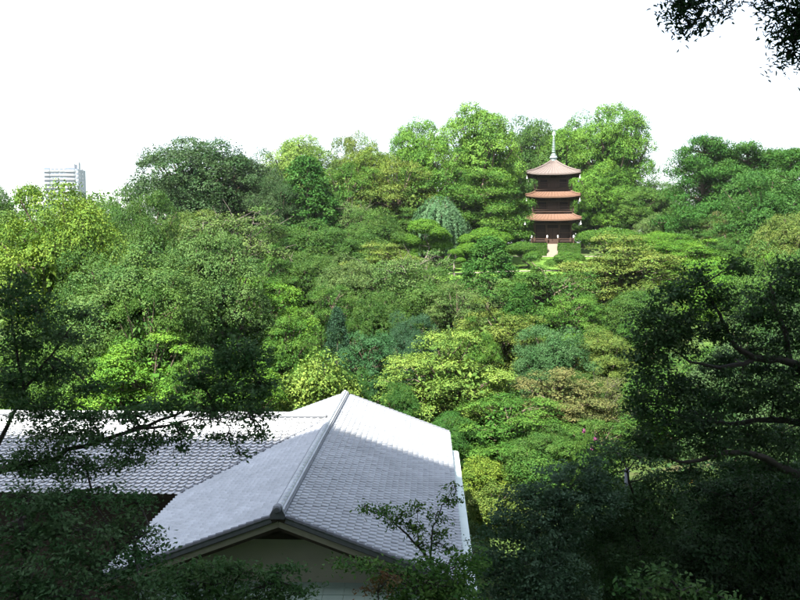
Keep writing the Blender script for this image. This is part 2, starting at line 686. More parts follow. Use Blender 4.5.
# ridge-end ornament: a round boss on a shaped plate
om = MB()
om.prism([(-.17, -.06), (.17, -.06), (.19, .05), (.13, .16), (.10, .26), (0, .30), (-.10, .26), (-.13, .16), (-.19, .05)], 'y', -0.05, 0.06)
orn = om.build('ridge_end_tile', DARK_TILE, house, (0, -0.06, RIDGE_Z + 0.02))
bm_ = MB()
bm_.tube([(0, -.16, .20), (0, -.13, .20), (0, 0.1, .20)], [.07, .10, .10], 12).build('ridge_end_boss', DARK_TILE, orn, smooth=False)
# verge tiles along the gable edges
vm = MB()
vm.tube([(0, -TE / 2 - .02, 0.016), (0, TE / 2, 0.034)], [.062, .072], 8)
vm.box((-.035, 0, -.05), (.03, TE + .01, .13))
verge_mesh = vm.mesh('verge_tile')
verge_mesh.materials.append(DARK_TILE)
for yy, sgn in ((0.02, 1), (LEN - .02, -1)):
    for side in (1, -1):
        down = Vector((side * ca, 0, -sa))
        for r in range(nr - 1):
            s = SL - (r + 0.5) * TE + 0.03
            M_ = frame((0, sgn, 0), down, Vector((0, yy, RIDGE_Z + .02)) + down * s)
            o = link('verge_tile', verge_mesh, None, house)
            o.matrix_local = M_
# barge boards and gable wall
for yy in (0.05, LEN - .05):
    for side in (1, -1):
        a = Vector((0, yy, RIDGE_Z - .20))
        b = Vector((side * (HALF - .05), yy, ez - .20 + .05 * RISE))
        MB().beam(a, b, 0.05, 0.17).build('barge_board', BARGE, house)
        MB().beam(a + Vector((0, .05 if yy < 1 else -.05, -.13)), b + Vector((0, .05 if yy < 1 else -.05, -.13)), 0.05, 0.10).build('barge_trim', DARK_WOOD, house)
WX = 3.75
GY = 0.75


def gable(yy, name='gable_wall'):
    zt = RIDGE_Z - .15
    return MB().prism([(-WX, 0.0), (WX, 0.0), (WX, zt - WX * RISE), (0, zt), (-WX, zt - WX * RISE)], 'y', yy, yy + .2).build(name, PLASTER, house)


gable(GY)
gable(LEN - GY - .2)
# dark board added in the head of the gable to stand for the apex soffit, and a beam below it
MB().prism([(-1.75, RIDGE_Z - .84), (1.75, RIDGE_Z - .84), (0, RIDGE_Z - .19)], 'y', GY - .05, GY - .006).build('gable_dark_board', DARK_WOOD, house)
for side in (1, -1):
    MB().box((side * WX, LEN / 2, (ez + .1) / 2), (.2, LEN - 2 * GY - .4, ez + .1)).build('side_wall', PLASTER, house)
MB().box((-WLEN / 2 - 2, WY - HALF + .85, ez / 2 + .1), (WLEN - 4.2, .2, ez + .2)).build('wing_wall', DARK_WOOD, house)
MB().box((-WLEN / 2 - 2, WY + HALF - .85, ez / 2 + .1), (WLEN - 4.2, .2, ez + .2)).build('wing_wall', PLASTER, house)
# lean-to roof of green copper sheets below the gable and the pale metal strip along the right eave
for k in range(14):
    MB().add(*slab([(-WX + k * .535, GY, 4.05), (-WX + .525 + k * .535, GY, 4.05), (-WX + .525 + k * .535, GY - .9, 3.80), (-WX + k * .535, GY - .9, 3.80)], .04)).build('copper_sheet', COPPER_GREEN, house)
    for q in range(3):
        MB().box((-WX + k * .535 + .262, GY - .2 - q * .27, 4.02 - .05 - q * .075), (.525, .03, .025)).build('copper_seam', COPPER_GREEN, house)
for k in range(14):
    y0 = -0.3 + k * 1.09
    MB().add(*slab([(HALF - .12, y0, ez - .22), (HALF - .12, y0 + 1.08, ez - .22), (HALF + .36, y0 + 1.08, ez - .30), (HALF + .36, y0, ez - .30)], .04)).build('eave_sheet', METAL_WHITE, house)
MB().box((HALF + .36, 7.3, ez - .42), (.06, 15.2, .14)).build('eave_fascia', METAL_WHITE, house)

# ------------------------------------------------------------------ pagoda
PX, PY_ = at(552.5, 243, 125).x, 125.0
PZ = gh(PX, PY_) + 0.02
pz0 = at(552.5, 243, 125).z          # verandah level in the photograph
pag = empty('pagoda', (PX, PY_, pz0), math.radians(-10.2), 'three storey brown wooden pagoda with pale finial among the trees on the hill', 'pagoda')


def pag_roof(e, zb, body, ztop, sweep, mat, name='roof', apex=False):
    """four concave roof planes with lifted corners, as one shell with an eave edge"""
    m_ = MB()
    NU, NV = 16, 8
    for q in range(4):
        Rm = Matrix.Rotation(q * math.pi / 2, 3, 'Z')
        b = len(m_.v)
        for j in range(NV + 1):
            t = j / NV
            half = e + (body - e) * t
            zz = zb + (ztop - zb) * (0.62 * t + 0.38 * t ** 2.2)
            for i in range(NU + 1):
                s = -1 + 2 * i / NU
                lift = sweep * abs(s) ** 3 * (1 - t) ** 1.5
                m_.v.append(tuple(Rm @ Vector((s * half, -half, zz + lift))))
        for j in range(NV):
            for i in range(NU):
                a = b + j * (NU + 1) + i
                m_.f.append((a, a + 1, a + NU + 2, a + NU + 1))
        # eave edge and soffit
        b2 = len(m_.v)
        for dz, inn in ((-.20, 0.0), (-.22, 0.08), (-.05, e - body - .6 if not apex else e - 2.0)):
            for i in range(NU + 1):
                s = -1 + 2 * i / NU
                h2 = e - inn
                lift = sweep * abs(s) ** 3 * (1 if inn < .5 else .2)
                m_.v.append(tuple(Rm @ Vector((s * h2, -h2, zb + dz + lift))))
        for i in range(NU):
            m_.f.append((b2 + i, b2 + i + 1, b + i + 1, b + i))
        for j in range(2):
            for i in range(NU):
                a = b2 + j * (NU + 1) + i
                m_.f.append((a + 1, a, a + NU + 1, a + NU + 2))
    return m_.build(name, mat, pag, smooth=False)


storeys = [  # eave half, eave z, roof inner half, roof top z, body half, body bottom z
    (4.02, 3.35, 2.45, 4.45, 2.55, 0.0),
    (3.85, 6.62, 2.15, 7.65, 2.25, 4.55),
    (3.82, 9.85, 0.12, 12.1, 2.00, 7.75)]
for k, (e, zb, inn, zt, bh, bz) in enumerate(storeys):
    rmat = PAG_TOP if k == 2 else PAG_ROOF
    rf_ = pag_roof(e, zb, inn, zt, 0.28, rmat, apex=(k == 2))
    # hip ridges
    for q in range(4):
        Rm = Matrix.Rotation(q * math.pi / 2, 3, 'Z')
        pts = []
        for j in range(7):
            t = j / 6
            half = e + (inn - e) * t
            pts.append(Rm @ Vector((half, -half, zb + (zt - zb) * (0.62 * t + 0.38 * t ** 2.2) + .28 * (1 - t) ** 1.5 + .05)))
        MB().tube(pts, [.12] * 7, 6).build('hip_ridge', rmat, pag)
    # batten seams on the roof
    for q in range(4):
        Rm = Matrix.Rotation(q * math.pi / 2, 3, 'Z')
        sm = MB()
        for i in range(1, 15):
            s = -1 + 2 * i / 15
            pts = []
            for j in range(5):
                t = j / 4
                half = e + (inn - e) * t
                pts.append(Rm @ Vector((s * half, -half, zb + (zt - zb) * (0.62 * t + 0.38 * t ** 2.2) + .28 * abs(s) ** 3 * (1 - t) ** 1.5 + .02)))
            sm.tube(pts, [.035] * 5, 4)
        tagit(sm.build('roof_seams', rmat, pag), kind='stuff')
    # body: core, corner and inner columns, tie beams, doors
    top = zb - .05
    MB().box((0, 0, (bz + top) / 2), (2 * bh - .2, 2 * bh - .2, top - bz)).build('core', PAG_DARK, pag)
    cols = [(-1, -1), (1, -1), (1, 1), (-1, 1), (-.36, -1), (.36, -1), (-.36, 1), (.36, 1), (1, -.36), (1, .36), (-1, -.36), (-1, .36)]
    for (sx, sy) in cols:
        MB().tube([(sx * bh, sy * bh, bz), (sx * bh, sy * bh, top - .5)], [.15, .14], 8).build('column', PAG_WOOD, pag)
    for q in range(4):
        Rm = Matrix.Rotation(q * math.pi / 2, 3, 'Z')
        for zz, hh in ((bz + .12, .2), (bz + (top - bz) * .45, .12), (top - .58, .2)):
            MB().box(Rm @ Vector((0, -bh - .02, zz)), (2 * bh + .5, .22, hh), rz=q * math.pi / 2).build('tie_beam', PAG_WOOD, pag)
        if k == 0:
            for s in (-1, 1):
                MB().box(Rm @ Vector((s * .42, -bh + .02, 1.15)), (.78, .08, 2.0), rz=q * math.pi / 2).build('door', PAG_WOOD, pag)
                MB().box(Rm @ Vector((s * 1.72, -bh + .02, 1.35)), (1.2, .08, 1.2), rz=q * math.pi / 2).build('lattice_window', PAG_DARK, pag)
                wm = MB()
                for i in range(9):
                    wm.box(Rm @ Vector((s * 1.72 - .5 + i * .125, -bh - .05, 1.35)), (.05, .05, 1.2), rz=q * math.pi / 2)
                wm.build('lattice_bars', PAG_WOOD, pag)
        else:
            MB().box(Rm @ Vector((0, -bh + .03, bz + .75)), (1.3, .08, 1.1), rz=q * math.pi / 2).build('door', PAG_WOOD, pag)
        # bracket complexes in steps under the eaves
        for s in (-1, -.36, .36, 1):
            bk = MB()
            for st in range(3):
                bk.box(Rm @ Vector((s * bh, -bh - .15 - .33 * st, top - .42 + .16 * st)), (.62, .5, .13), rz=q * math.pi / 2)
                bk.box(Rm @ Vector((s * bh, -bh - .35 - .33 * st, top - .34 + .16 * st)), (.18, .18, .12), rz=q * math.pi / 2)
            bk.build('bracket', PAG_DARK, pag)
        # rafters
        rm_ = MB()
        for i in range(27):
            s = -1 + 2 * i / 26
            rm_.beam(Rm @ Vector((s * (bh + .1), -bh, zb - .06)), Rm @ Vector((s * (e - .12), -e + .1, zb - .24 + .26 * abs(s) ** 3)), .08, .1)
        tagit(rm_.build('rafters', PAG_WOOD, pag), kind='stuff')
        # balcony with railing
        bo = bh + (.42 if k == 0 else .62)
        fl = bz - .02 if k else 0.0
        MB().box(Rm @ Vector((0, -(bh + bo) / 2 - .02, fl - .06)), (2 * bo, bo - bh + .04, .12), rz=q * math.pi / 2).build('balcony_floor', PAG_WOOD, pag)
        gap = 0.75 if (k == 0 and q == 0) else 0
        for zz, hh in ((.22, .05), (.42, .05), (.62, .09)):
            if gap:
                for s in (-1, 1):
                    MB().box(Rm @ Vector((s * (bo + gap) / 2, -bo, fl + zz)), (bo - gap, .07, hh), rz=q * math.pi / 2).build('rail', PAG_WOOD, pag)
            else:
                MB().box(Rm @ Vector((0, -bo, fl + zz)), (2 * bo + .2, .07, hh), rz=q * math.pi / 2).build('rail', PAG_WOOD, pag)
        spots = [-bo, bo] if not gap else [-bo, -gap, gap, bo]
        if q % 2 and not gap:
            spots = []
        for s in spots:
            po = MB().box(Rm @ Vector((s, -bo, fl + .38)), (.16, .16, .76), rz=q * math.pi / 2).build('rail_post', PAG_WOOD, pag)
            if k == 0:
                c = Rm @ Vector((s, -bo, fl + .76))
                MB().lathe([(.09, 0), (.10, .05), (.08, .1), (.11, .15), (.12, .22), (.06, .32), (.02, .38)], 8, c).build('post_cap', WHITE, po)
    # wind bells at the corners
    for sx, sy in ((1, 1), (1, -1), (-1, 1), (-1, -1)):
        c = (sx * (e - .12), sy * (e - .12), zb - .55)
        MB().lathe([(.12, -.18), (.10, -.05), (.08, .05), (.03, .10), (.015, .35)], 8, c).build('wind_bell', WHITE, pag)
# plinth, stone steps
base_drop = 2.6
MB().box((0, 0, -.12 - base_drop / 2), (6.7, 6.7, base_drop)).build('plinth', STONE, pag)
for i in range(9):
    MB().box((0, -3.75 - i * .30, -.12 - .19 * i - .6), (1.3 + (.0 if i < 5 else .2), .32, 1.2)).build('stone_step', STONE, pag)
# finial
fin = [(.46, 0), (.46, .38), (.60, .40), (.60, .5), (.5, .52), (.45, .7), (.2, .82), (.34, .9), (.3, 1.0), (.09, 1.06), (.085, 3.9), (.05, 4.4)]
fo = MB().lathe(fin, 12, (0, 0, 11.95)).build('finial', FINIAL, pag)
for i in range(9):
    MB().lathe([(.10, -.05), (.25 - i * .014, -.06), (.27 - i * .014, 0), (.25 - i * .014, .06), (.10, .05)], 12, (0, 0, 13.25 + i * .25)).build('finial_ring', FINIAL, fo)
for q in range(2):
    Rm = Matrix.Rotation(q * math.pi / 2, 3, 'Z')
    MB().prism([(-.05, 0), (.05, 0), (.26, .2), (.2, .5), (.05, .75), (-.05, .75), (-.2, .5), (-.26, .2)], 'y' if q else 'x', -.02, .02).build('finial_flame', FINIAL, fo, (0, 0, 15.5))
MB().lathe([(.02, 0), (.14, .1), (.15, .2), (.08, .32), (.01, .45)], 10, (0, 0, 16.3)).build('finial_jewel', FINIAL, fo)

# ------------------------------------------------------------------ far tower block
tY = 640.0
tc = at(61, 165, tY)
tw = empty('apartment_tower', (tc.x, tY, -18), math.radians(0), 'white far high-rise with curved balconies beyond the trees at the left', 'building')
TWW = 36 / FPX * tY
THH = tc.z + 18
MB().box((0, 8, THH / 2 - 1.5), (TWW - 2.0, 15, THH - 3)).build('wall', TOWER_WALL, tw)
MB().box((0, 8, THH - 1.2), (TWW - 9, 12, 4.2)).build('roof_house', TOWER_BALC, tw)
MB().box((TWW / 2 - 2.2, 5, THH - .2), (1.3, 3, 5.0)).build('roof_mast_block', TOWER_WALL, tw)
for fl in range(9):
    z = THH - 4.8 - fl * 3.05
    # curved corner balconies left and right
    for x0, wd in ((-TWW / 2 + 2.9, 5.6), (TWW / 2 - 7.0, 8.2)):
        n = 8
        poly = [(x0 + wd / 2 * math.cos(math.pi + math.pi * j / n), .9 - 2.1 * math.sin(math.pi * j / n)) for j in range(n + 1)]
        MB().prism(poly, 'z', z - .1, z + 1.15).build('balcony', TOWER_BALC, tw)
        MB().box((x0, .42, z + 2.0), (wd * .86, .12, 1.5)).build('window', GLASS, tw)
    for j in range(2):
        x1 = -TWW / 2 + 8.6 + j * 6.6
        for s in (-1, 1):
            MB().box((x1 + s * 1.55, .42, z + 1.75), (2.2, .14, 1.3)).build('window', GLASS, tw)
        MB().box((x1, .2, z + .5), (6.2, .9, .9)).build('balcony', TOWER_BALC, tw)
    for j in range(2):
        MB().box((TWW / 2 - .95, 3 + j * 6.0, z + 1.6), (.14, 2.8, 1.5)).build('window', GLASS, tw)
    MB().box((TWW / 2 - 1.8, .42, z + 1.6), (1.2, .14, 1.4)).build('window', GLASS, tw)

# ------------------------------------------------------------------ trees: unit-height variants, crown of leaf faces on limbs
def rdir(rs, n):
    return unit(rs.normal(size=(n, 3)))


def clump_leaves(rs, c, r, out, n_sprig, n_leaf, leaf, spread=0.045, up=0.45, jit=0.6, hemi=-0.25, shell=(0.72, 1.05)):
    """leaves in small sprigs over the outer shell of one clump with radii r"""
    u = rdir(rs, n_sprig)
    d = u @ out
    u[d < hemi] *= -1
    rad = rs.uniform(shell[0], shell[1], n_sprig)[:, None]
    sp = c + u * rad * r
    C = np.repeat(sp, n_leaf, 0) + rs.normal(size=(n_sprig * n_leaf, 3)) * spread * np.array([1, 1, .7])
    N = np.repeat(u, n_leaf, 0) * .8 + np.array([0, 0, up]) + rs.normal(size=C.shape) * jit
    S = leaf * rs.uniform(.7, 1.3, len(C))
    base = rs.uniform(0.32, .68)
    T = np.clip(base + np.repeat(rs.normal(0, .16, n_sprig), n_leaf) + rs.normal(0, .10, len(C)), 0, 1)
    return C, N, S, T


def limb(mb, a, b, r0, r1, rs, sag=0.12, n=5, sides=5):
    a, b = np.array(a), np.array(b)
    L = np.linalg.norm(b - a)
    pts, rad = [], []
    side = rs.normal(size=3) * L * .06
    for i in range(n):
        t = i / (n - 1)
        p = a + (b - a) * t + np.array([0, 0, 1]) * sag * L * math.sin(math.pi * t) * (1 - t) + side * math.sin(math.pi * t * 1.5)
        pts.append(p)
        rad.append(r0 + (r1 - r0) * t)
    mb.tube(pts, rad, sides, cap=False)


def fib(n, zmin, rs):
    i = np.arange(n) + .5
    z = 1 - (1 - zmin) * i / n
    ph = i * 2.399963 + rs.uniform(0, 6)
    r = np.sqrt(np.maximum(0, 1 - z * z))
    d = np.stack([r * np.cos(ph), r * np.sin(ph), z], 1)
    return unit(d + rs.normal(size=d.shape) * .12)


def make_variant(kind, seed):
    rs = np.random.RandomState(seed)
    parts = []
    tb = MB()
    aspect, fold = 0.6, 0.2
    lean = rs.normal(0, .03, 2)
    axis = None

    def trunk(h, r0, r1, n=6):
        pts = [(lean[0] * (i / n) + rs.normal(0, .008) * (i > 0), lean[1] * (i / n) + rs.normal(0, .008) * (i > 0), h * i / n - (.06 if i == 0 else 0)) for i in range(n + 1)]
        tb.tube(pts, [r0 * 1.5 if i == 0 else r0 + (r1 - r0) * i / n for i in range(n + 1)], 7, cap=False)

    if kind in ('camphor', 'oak', 'loose', 'twiggy', 'bush', 'dome', 'tall'):
        cb = {'camphor': .02, 'oak': -.06, 'loose': .06, 'twiggy': .0, 'bush': -.05, 'dome': -.25, 'tall': .0}[kind]
        ncl = {'camphor': 64, 'oak': 52, 'loose': 46, 'twiggy': 45, 'bush': 34, 'dome': 26, 'tall': 80}[kind]
        cr = {'camphor': .105, 'oak': .12, 'loose': .105, 'twiggy': .12, 'bush': .16, 'dome': .22, 'tall': .092}[kind]
        W = {'tall': .33}.get(kind, .5)
        zc, hz_ = (1 + cb) / 2, (1 - cb) / 2
        # the crown is a union of several bulges; clumps sit on the surface of that union
        nb = {'camphor': 9, 'oak': 9, 'loose': 8, 'twiggy': 8, 'bush': 6, 'dome': 1, 'tall': 11}[kind]
        sr = {'camphor': .46, 'oak': .46, 'loose': .44, 'twiggy': .45, 'bush': .55, 'dome': 1.0, 'tall': .50}[kind]
        if nb == 1:
            bc, br = np.zeros((1, 3)), np.ones(1)
        else:
            bc = fib(nb, -.8, rs) * rs.uniform(.42, .62, nb)[:, None]
            br = sr * rs.uniform(.75, 1.15, nb)
        dirs = []
        per = int(math.ceil(ncl * 2.1 / nb)) if nb > 1 else ncl
        for q in range(nb):
            for d in fib(per, -.75 if nb == 1 else -.55, rs):
                p_ = bc[q] + d * br[q]
                if nb > 1 and np.any(np.linalg.norm(p_ - bc, axis=1) < br * .9):
                    continue
                dirs.append((p_, d))
        trunk(.62 if kind not in ('bush', 'dome') else .4, .035, .018)
        leaf = {'camphor': .0110, 'oak': .0130, 'loose': .0120, 'twiggy': .017, 'bush': .030, 'dome': .022, 'tall': .0100}[kind]
        nsp = {'camphor': 112, 'oak': 118, 'loose': 105, 'twiggy': 46, 'bush': 52, 'dome': 84, 'tall': 104}[kind]
        for p_, d in dirs:
            inner = 1 - cr / W * .6
            c = np.array([0, 0, zc]) + p_ * (inner + (rs.normal(-.03, .085) if nb > 1 else 0)) * np.array([W, W, hz_])
            r = cr * rs.uniform(.65, 1.3) * np.array([1, 1, .8 if kind != 'twiggy' else .55])
            out = unit(d * .6 + np.array([0, 0, .7]))
            parts.append(clump_leaves(rs, c, r, out, nsp, 7, leaf, spread=leaf * 1.0, jit=.38 if kind in ('camphor', 'dome', 'tall') else .5,
                                      up=.3, hemi=-.05))
            if kind != 'dome' and rs.rand() < (.9 if kind == 'twiggy' else .6):
                z0 = rs.uniform(.2, .55)
                limb(tb, (lean[0] * z0, lean[1] * z0, z0 * (zc + .1)), c, .014 if kind != 'twiggy' else .007, .004 if kind != 'twiggy' else .002, rs)
                if kind == 'twiggy':
                    for q in range(3):
                        limb(tb, c, c + rs.normal(size=3) * cr * .7 + np.array([0, 0, cr * .35]), .003, .001, rs, n=3, sides=4)
        # coarser foliage inside the crown
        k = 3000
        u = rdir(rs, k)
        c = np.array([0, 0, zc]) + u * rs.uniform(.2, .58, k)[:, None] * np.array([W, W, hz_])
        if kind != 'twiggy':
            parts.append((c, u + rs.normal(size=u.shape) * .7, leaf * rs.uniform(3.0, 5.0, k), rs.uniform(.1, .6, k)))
        aspect = .62
    elif kind == 'maple':
        trunk(.5, .03, .015)
        zc = .45
        for i in range(92):
            a = rs.uniform(0, 6.283)
            rho = math.sqrt(rs.uniform(0.01, 1)) * .45
            lim = math.sqrt(max(0.02, 1 - (rho / .52) ** 2))
            t = rs.uniform(0, 1) ** .75
            z = .07 + (.89 * lim) * t + rs.normal(0, .015)
            c = np.array([rho * math.cos(a), rho * math.sin(a), z])
            r = np.array([.112, .112, .052]) * rs.uniform(.75, 1.3)
            C, N, S, T = clump_leaves(rs, np.zeros(3), r, np.array([0, 0, 1.]), 62, 7, .0170, spread=.015, up=.9, jit=.45, hemi=-.05, shell=(.25, 1.05))
            d = np.array([math.cos(a), math.sin(a), 0])
            C[:, 2] -= (C @ d) * rs.uniform(.1, .35) * (rho / .43)
            parts.append((C + c, N, S, T))
            limb(tb, (lean[0] * .3, lean[1] * .3, max(.12, z * rs.uniform(.4, .75))), c, .010, .003, rs, sag=.15)
        k = 1600
        u = rdir(rs, k) * (rs.rand(k) ** .5)[:, None]
        parts.append((np.array([0, 0, .42]) + u * np.array([.34, .34, .38]), u + np.array([0, 0, .5]) + rs.normal(size=u.shape) * .6, rs.uniform(.035, .06, k), rs.uniform(.1, .6, k)))
        aspect = .5
    elif kind == 'cedar':
        trunk(.97, .03, .008, 9)
        for i in range(40):
            z = .26 + .72 * (i + rs.rand()) / 40
            a = rs.uniform(0, 6.283)
            L = (.40 * (1 - ((z - .26) / .80) ** 1.7) + .06) * rs.uniform(.6, 1.12)
            d = np.array([math.cos(a), math.sin(a), 0])
            tip = np.array([0, 0, z]) + d * L + np.array([0, 0, .02])
            limb(tb, (lean[0] * z, lean[1] * z, z - .03), tip, .010, .003, rs, sag=.08)
            for t in (.45, .75, 1.0):
                c = np.array([0, 0, z]) + d * L * t + rs.normal(0, .012, 3)
                r = np.array([.115, .115, .045]) * rs.uniform(.8, 1.25) * (.75 + .3 * t)
                parts.append(clump_leaves(rs, c, r, unit(d * .4 + np.array([0, 0, 1.])), 30, 9, .024, spread=.02, up=.8, jit=.7, hemi=-.1, shell=(.4, 1.1)))
        aspect = .28
    elif kind == 'cypress':
        trunk(.9, .03, .006)
        for i in range(130):
            t = ((i + rs.rand()) / 130) ** 1.35
            z = .03 + .93 * t
            a = i * 2.4 + rs.normal(0, .2)
            rr = .34 * (1 - t) ** .75 + .015
            d = np.array([math.cos(a), math.sin(a), 0])
            c = np.array([0, 0, z]) + d * rr * rs.uniform(.75, 1.03)
            r = np.array([.075, .075, .055]) * (.6 + .5 * (1 - t)) * rs.uniform(.8, 1.2)
            parts.append(clump_leaves(rs, c, r, unit(d + np.array([0, 0, .6])), 22, 8, .024, spread=.018, up=.4, jit=.6, hemi=0))
        aspect = .4
    elif kind == 'weeping':
        trunk(.75, .035, .02)
        for i in range(150):
            a = rs.uniform(0, 6.283)
            rho = .16 + .34 * math.sqrt(rs.rand())
            top = np.array([math.cos(a) * rho * .5, math.sin(a) * rho * .5, .98 - rho * .5 + rs.normal(0, .03)])
            end = np.array([math.cos(a) * rho, math.sin(a) * rho, max(.04, top[2] - rs.uniform(.25, .7))])
            n = 110
            t = rs.rand(n)
            p = top + (end - top) * t[:, None]
            p[:, :2] += (end - top)[None, :2] * (np.sin(t * math.pi) * .35)[:, None]
            C = p + rs.normal(size=p.shape) * .012
            N = np.tile(np.array([math.cos(a), math.sin(a), .5]), (n, 1)) + rs.normal(size=p.shape) * .5
            parts.append((C, N, .034 * rs.uniform(.7, 1.3, n), np.clip(rs.uniform(.2, .9) + rs.normal(0, .1, n), 0, 1)))
            if i % 4 == 0:
                limb(tb, (0, 0, .6), top, .010, .004, rs)
        aspect = .3
    C = np.concatenate([p[0] for p in parts])
    N = np.concatenate([p[1] for p in parts])
    S = np.concatenate([p[2] for p in parts])
    T = np.concatenate([p[3] for p in parts])
    ext = np.percentile(np.abs(C[:, :2]), 99)
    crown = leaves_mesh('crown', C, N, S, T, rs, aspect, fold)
    return crown, tb.mesh('trunk', True), 2 * ext, np.percentile(C[:, 2], 99.5)


VAR = {}


def variant(kind, i):
    if (kind, i) not in VAR:
        VAR[(kind, i)] = make_variant(kind, 100 * (sum(map(ord, kind)) % 91) + i * 17 + 3)
    return VAR[(kind, i)]


COLS = {
    'yellow': (0.105, 0.165, 0.024), 'lime': (0.118, 0.186, 0.036), 'bright': (0.074, 0.165, 0.020), 'green': (0.056, 0.124, 0.020),
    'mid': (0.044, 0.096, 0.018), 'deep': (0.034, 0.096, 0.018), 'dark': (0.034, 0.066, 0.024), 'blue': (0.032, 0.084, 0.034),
    'olive': (0.088, 0.128, 0.026), 'grey': (0.070, 0.118, 0.034), 'autumn': (0.105, 0.142, 0.030), 'rust': (0.112, 0.120, 0.044),
    'pale': (0.066, 0.142, 0.066), 'black': (0.016, 0.032, 0.015)}
NV_ = {'camphor': 3, 'oak': 3, 'loose': 2, 'twiggy': 2, 'bush': 3, 'dome': 2, 'tall': 3, 'maple': 4, 'cedar': 3, 'cypress': 2, 'weeping': 1}
COUNT = {}


def tree(kind, px, ytop, wpx, Y, col, label, name='tree', cat='tree', group=None, pale=False, z0=None):
    p = at(px, ytop, Y)
    g = (gh(p.x, Y) if z0 is None else z0) - 0.05
    h = max(0.3, p.z - g)
    wm = wpx / FPX * Y
    if kind == 'camphor' and wm / h < 0.85:
        kind = 'tall'                 # a tall narrow crown has its own branching
    i = COUNT.get(kind, 0)
    COUNT[kind] = i + 1
    crown, trunk_me, w, top = variant(kind, i % NV_[kind])
    root = empty(name, (p.x, Y, g), R.uniform(0, 6.283), label, cat, group)
    s = wm / w * (1.0 if kind == 'dome' else 1.1)
    root.scale = (s, s * R.uniform(.9, 1.05), h / top)
    mat = {'cedar': NEEDLE, 'cypress': NEEDLE, 'oak': GLOSSY_LEAF, 'tall': GLOSSY_LEAF}.get(kind, LEAF)
    c = link('crown', crown, mat, root)
    base = COLS[col] if isinstance(col, str) else col
    j = R.uniform(.92, 1.08)
    c.color = (base[0] * j * R.uniform(.95, 1.05), base[1] * j, base[2] * j, 1)
    link('trunk', trunk_me, PALE_BARK if pale or kind == 'twiggy' else BARK, root)
    return root


# --- skyline of the hill, from left to right
HILL = 'trees on the hillside'
tree('loose', 62, 187, 150, 62, 'yellow', 'large yellow-green loose-leaved tree below the white tower block', group=HILL)
tree('oak', -8, 188, 60, 82, 'mid', 'green treetop at the far left edge behind the yellow-green tree', group=HILL)
tree('oak', 60, 200, 140, 74, (0.070, 0.125, 0.022), 'green tree standing behind the large yellow-green one', group=HILL)
tree('oak', 142, 192, 70, 78, 'mid', 'mid green tree filling the dip between yellow-green tree and dark evergreen', group=HILL)
tree('camphor', 108, 200, 46, 84, 'green', 'small rounded treetop just right of the white tower block', group=HILL)
tree('oak', 200, 138, 142, 104, 'dark', 'big dark evergreen with broad crown standing out on the left skyline', group=HILL)
tree('oak', 253, 152, 66, 108, 'dark', 'dark evergreen shoulder joined to right side of the broad skyline evergreen', group=HILL)
tree('camphor', 300, 139, 84, 122, 'lime', 'pale green round crown on skyline right of the dark evergreen', group=HILL)
tree('oak', 352, 136, 52, 126, 'olive', 'olive treetop on the skyline left of the golden crown', group=HILL)
tree('camphor', 374, 140, 50, 120, 'yellow', 'golden yellow-green crown on the skyline near its middle', group=HILL)
tree('camphor', 418, 121, 64, 124, 'bright', 'round bright green crown on skyline left of the highest broccoli-like crown', group=HILL)
tree('camphor', 479, 107, 88, 126, (0.092, 0.185, 0.026), 'highest broad bright green crown on skyline left of the pagoda', group=HILL)
tree('oak', 536, 118, 72, 146, 'mid', 'dark green tree straight behind the pagoda finial', group=HILL)
tree('tall', 572, 115, 62, 142, 'bright', 'tall bright green tree behind right side of the pagoda', group=HILL)
tree('tall', 616, 105, 84, 136, 'bright', 'tallest dense green tree close right of the pagoda', group=HILL)
tree('camphor', 604, 165, 60, 133, 'bright', 'lower bright green crown at the foot of the tallest tree', group=HILL)
tree('camphor', 632, 180, 48, 131, 'green', 'rounded green crown under right side of the tallest tree', group=HILL)
tree('camphor', 664, 182, 52, 132, 'mid', 'low round crown under the gap of white sky at right', group=HILL)
tree('cedar', 702, 138, 84, 112, 'deep', 'feathery layered conifer left-most of the group at upper right', 'conifer', 'conifer', HILL)
tree('cedar', 748, 145, 100, 110, 'deep', 'layered conifer second from left in the upper right group', 'conifer', 'conifer', HILL)
tree('cedar', 792, 149, 110, 102, 'deep', 'layered conifer at the upper right edge of the picture', 'conifer', 'conifer', HILL)
tree('cedar', 722, 150, 76, 116, 'deep', 'layered conifer rising behind the first two at upper right', 'conifer', 'conifer', HILL)
tree('cedar', 770, 153, 90, 114, 'deep', 'layered conifer between second one and the right edge', 'conifer', 'conifer', HILL)
tree('oak', 735, 176, 70, 113, 'deep', 'dark foliage mass between the trunks of the layered conifers', group=HILL)
tree('oak', 772, 172, 90, 92, 'deep', 'dark rounded tree below the conifers at right edge', group=HILL)

# --- upper slope
tree('cypress', 306, 158, 92, 104, 'deep', 'deep green pyramidal tree below the pale skyline crown', group=HILL)
tree('oak', 275, 178, 60, 102, 'dark', 'dark green tree between broad evergreen and deep green pyramidal tree', group=HILL)
tree('maple', 350, 166, 70, 112, 'green', 'green layered tree under the olive skyline treetop', group=HILL)
tree('maple', 398, 164, 90, 112, 'olive', 'olive tinted layered tree under the golden skyline crown', group=HILL)
tree('maple', 445, 152, 96, 116, 'green', 'spreading green layered tree below the highest bright crown', group=HILL)
tree('camphor', 500, 160, 50, 128, 'green', 'green crown between highest bright crown and pagoda roofs', group=HILL)
tree('cedar', 484, 172, 92, 110, 'green', 'pale feathery conifer above the cloud-pruned pines', 'conifer', 'conifer', HILL)
tree('oak', 505, 178, 40, 129, 'green', 'bushy green tree touching left eaves of the pagoda', group=HILL)
tree('weeping', 440, 199, 62, 106, 'pale', 'pale blue-green weeping tree in the middle of the upper slope', group=HILL)
tree('twiggy', 352, 202, 66, 106, 'grey', 'thin tree with bare grey twigs below the layered green tree', group=HILL, pale=True)
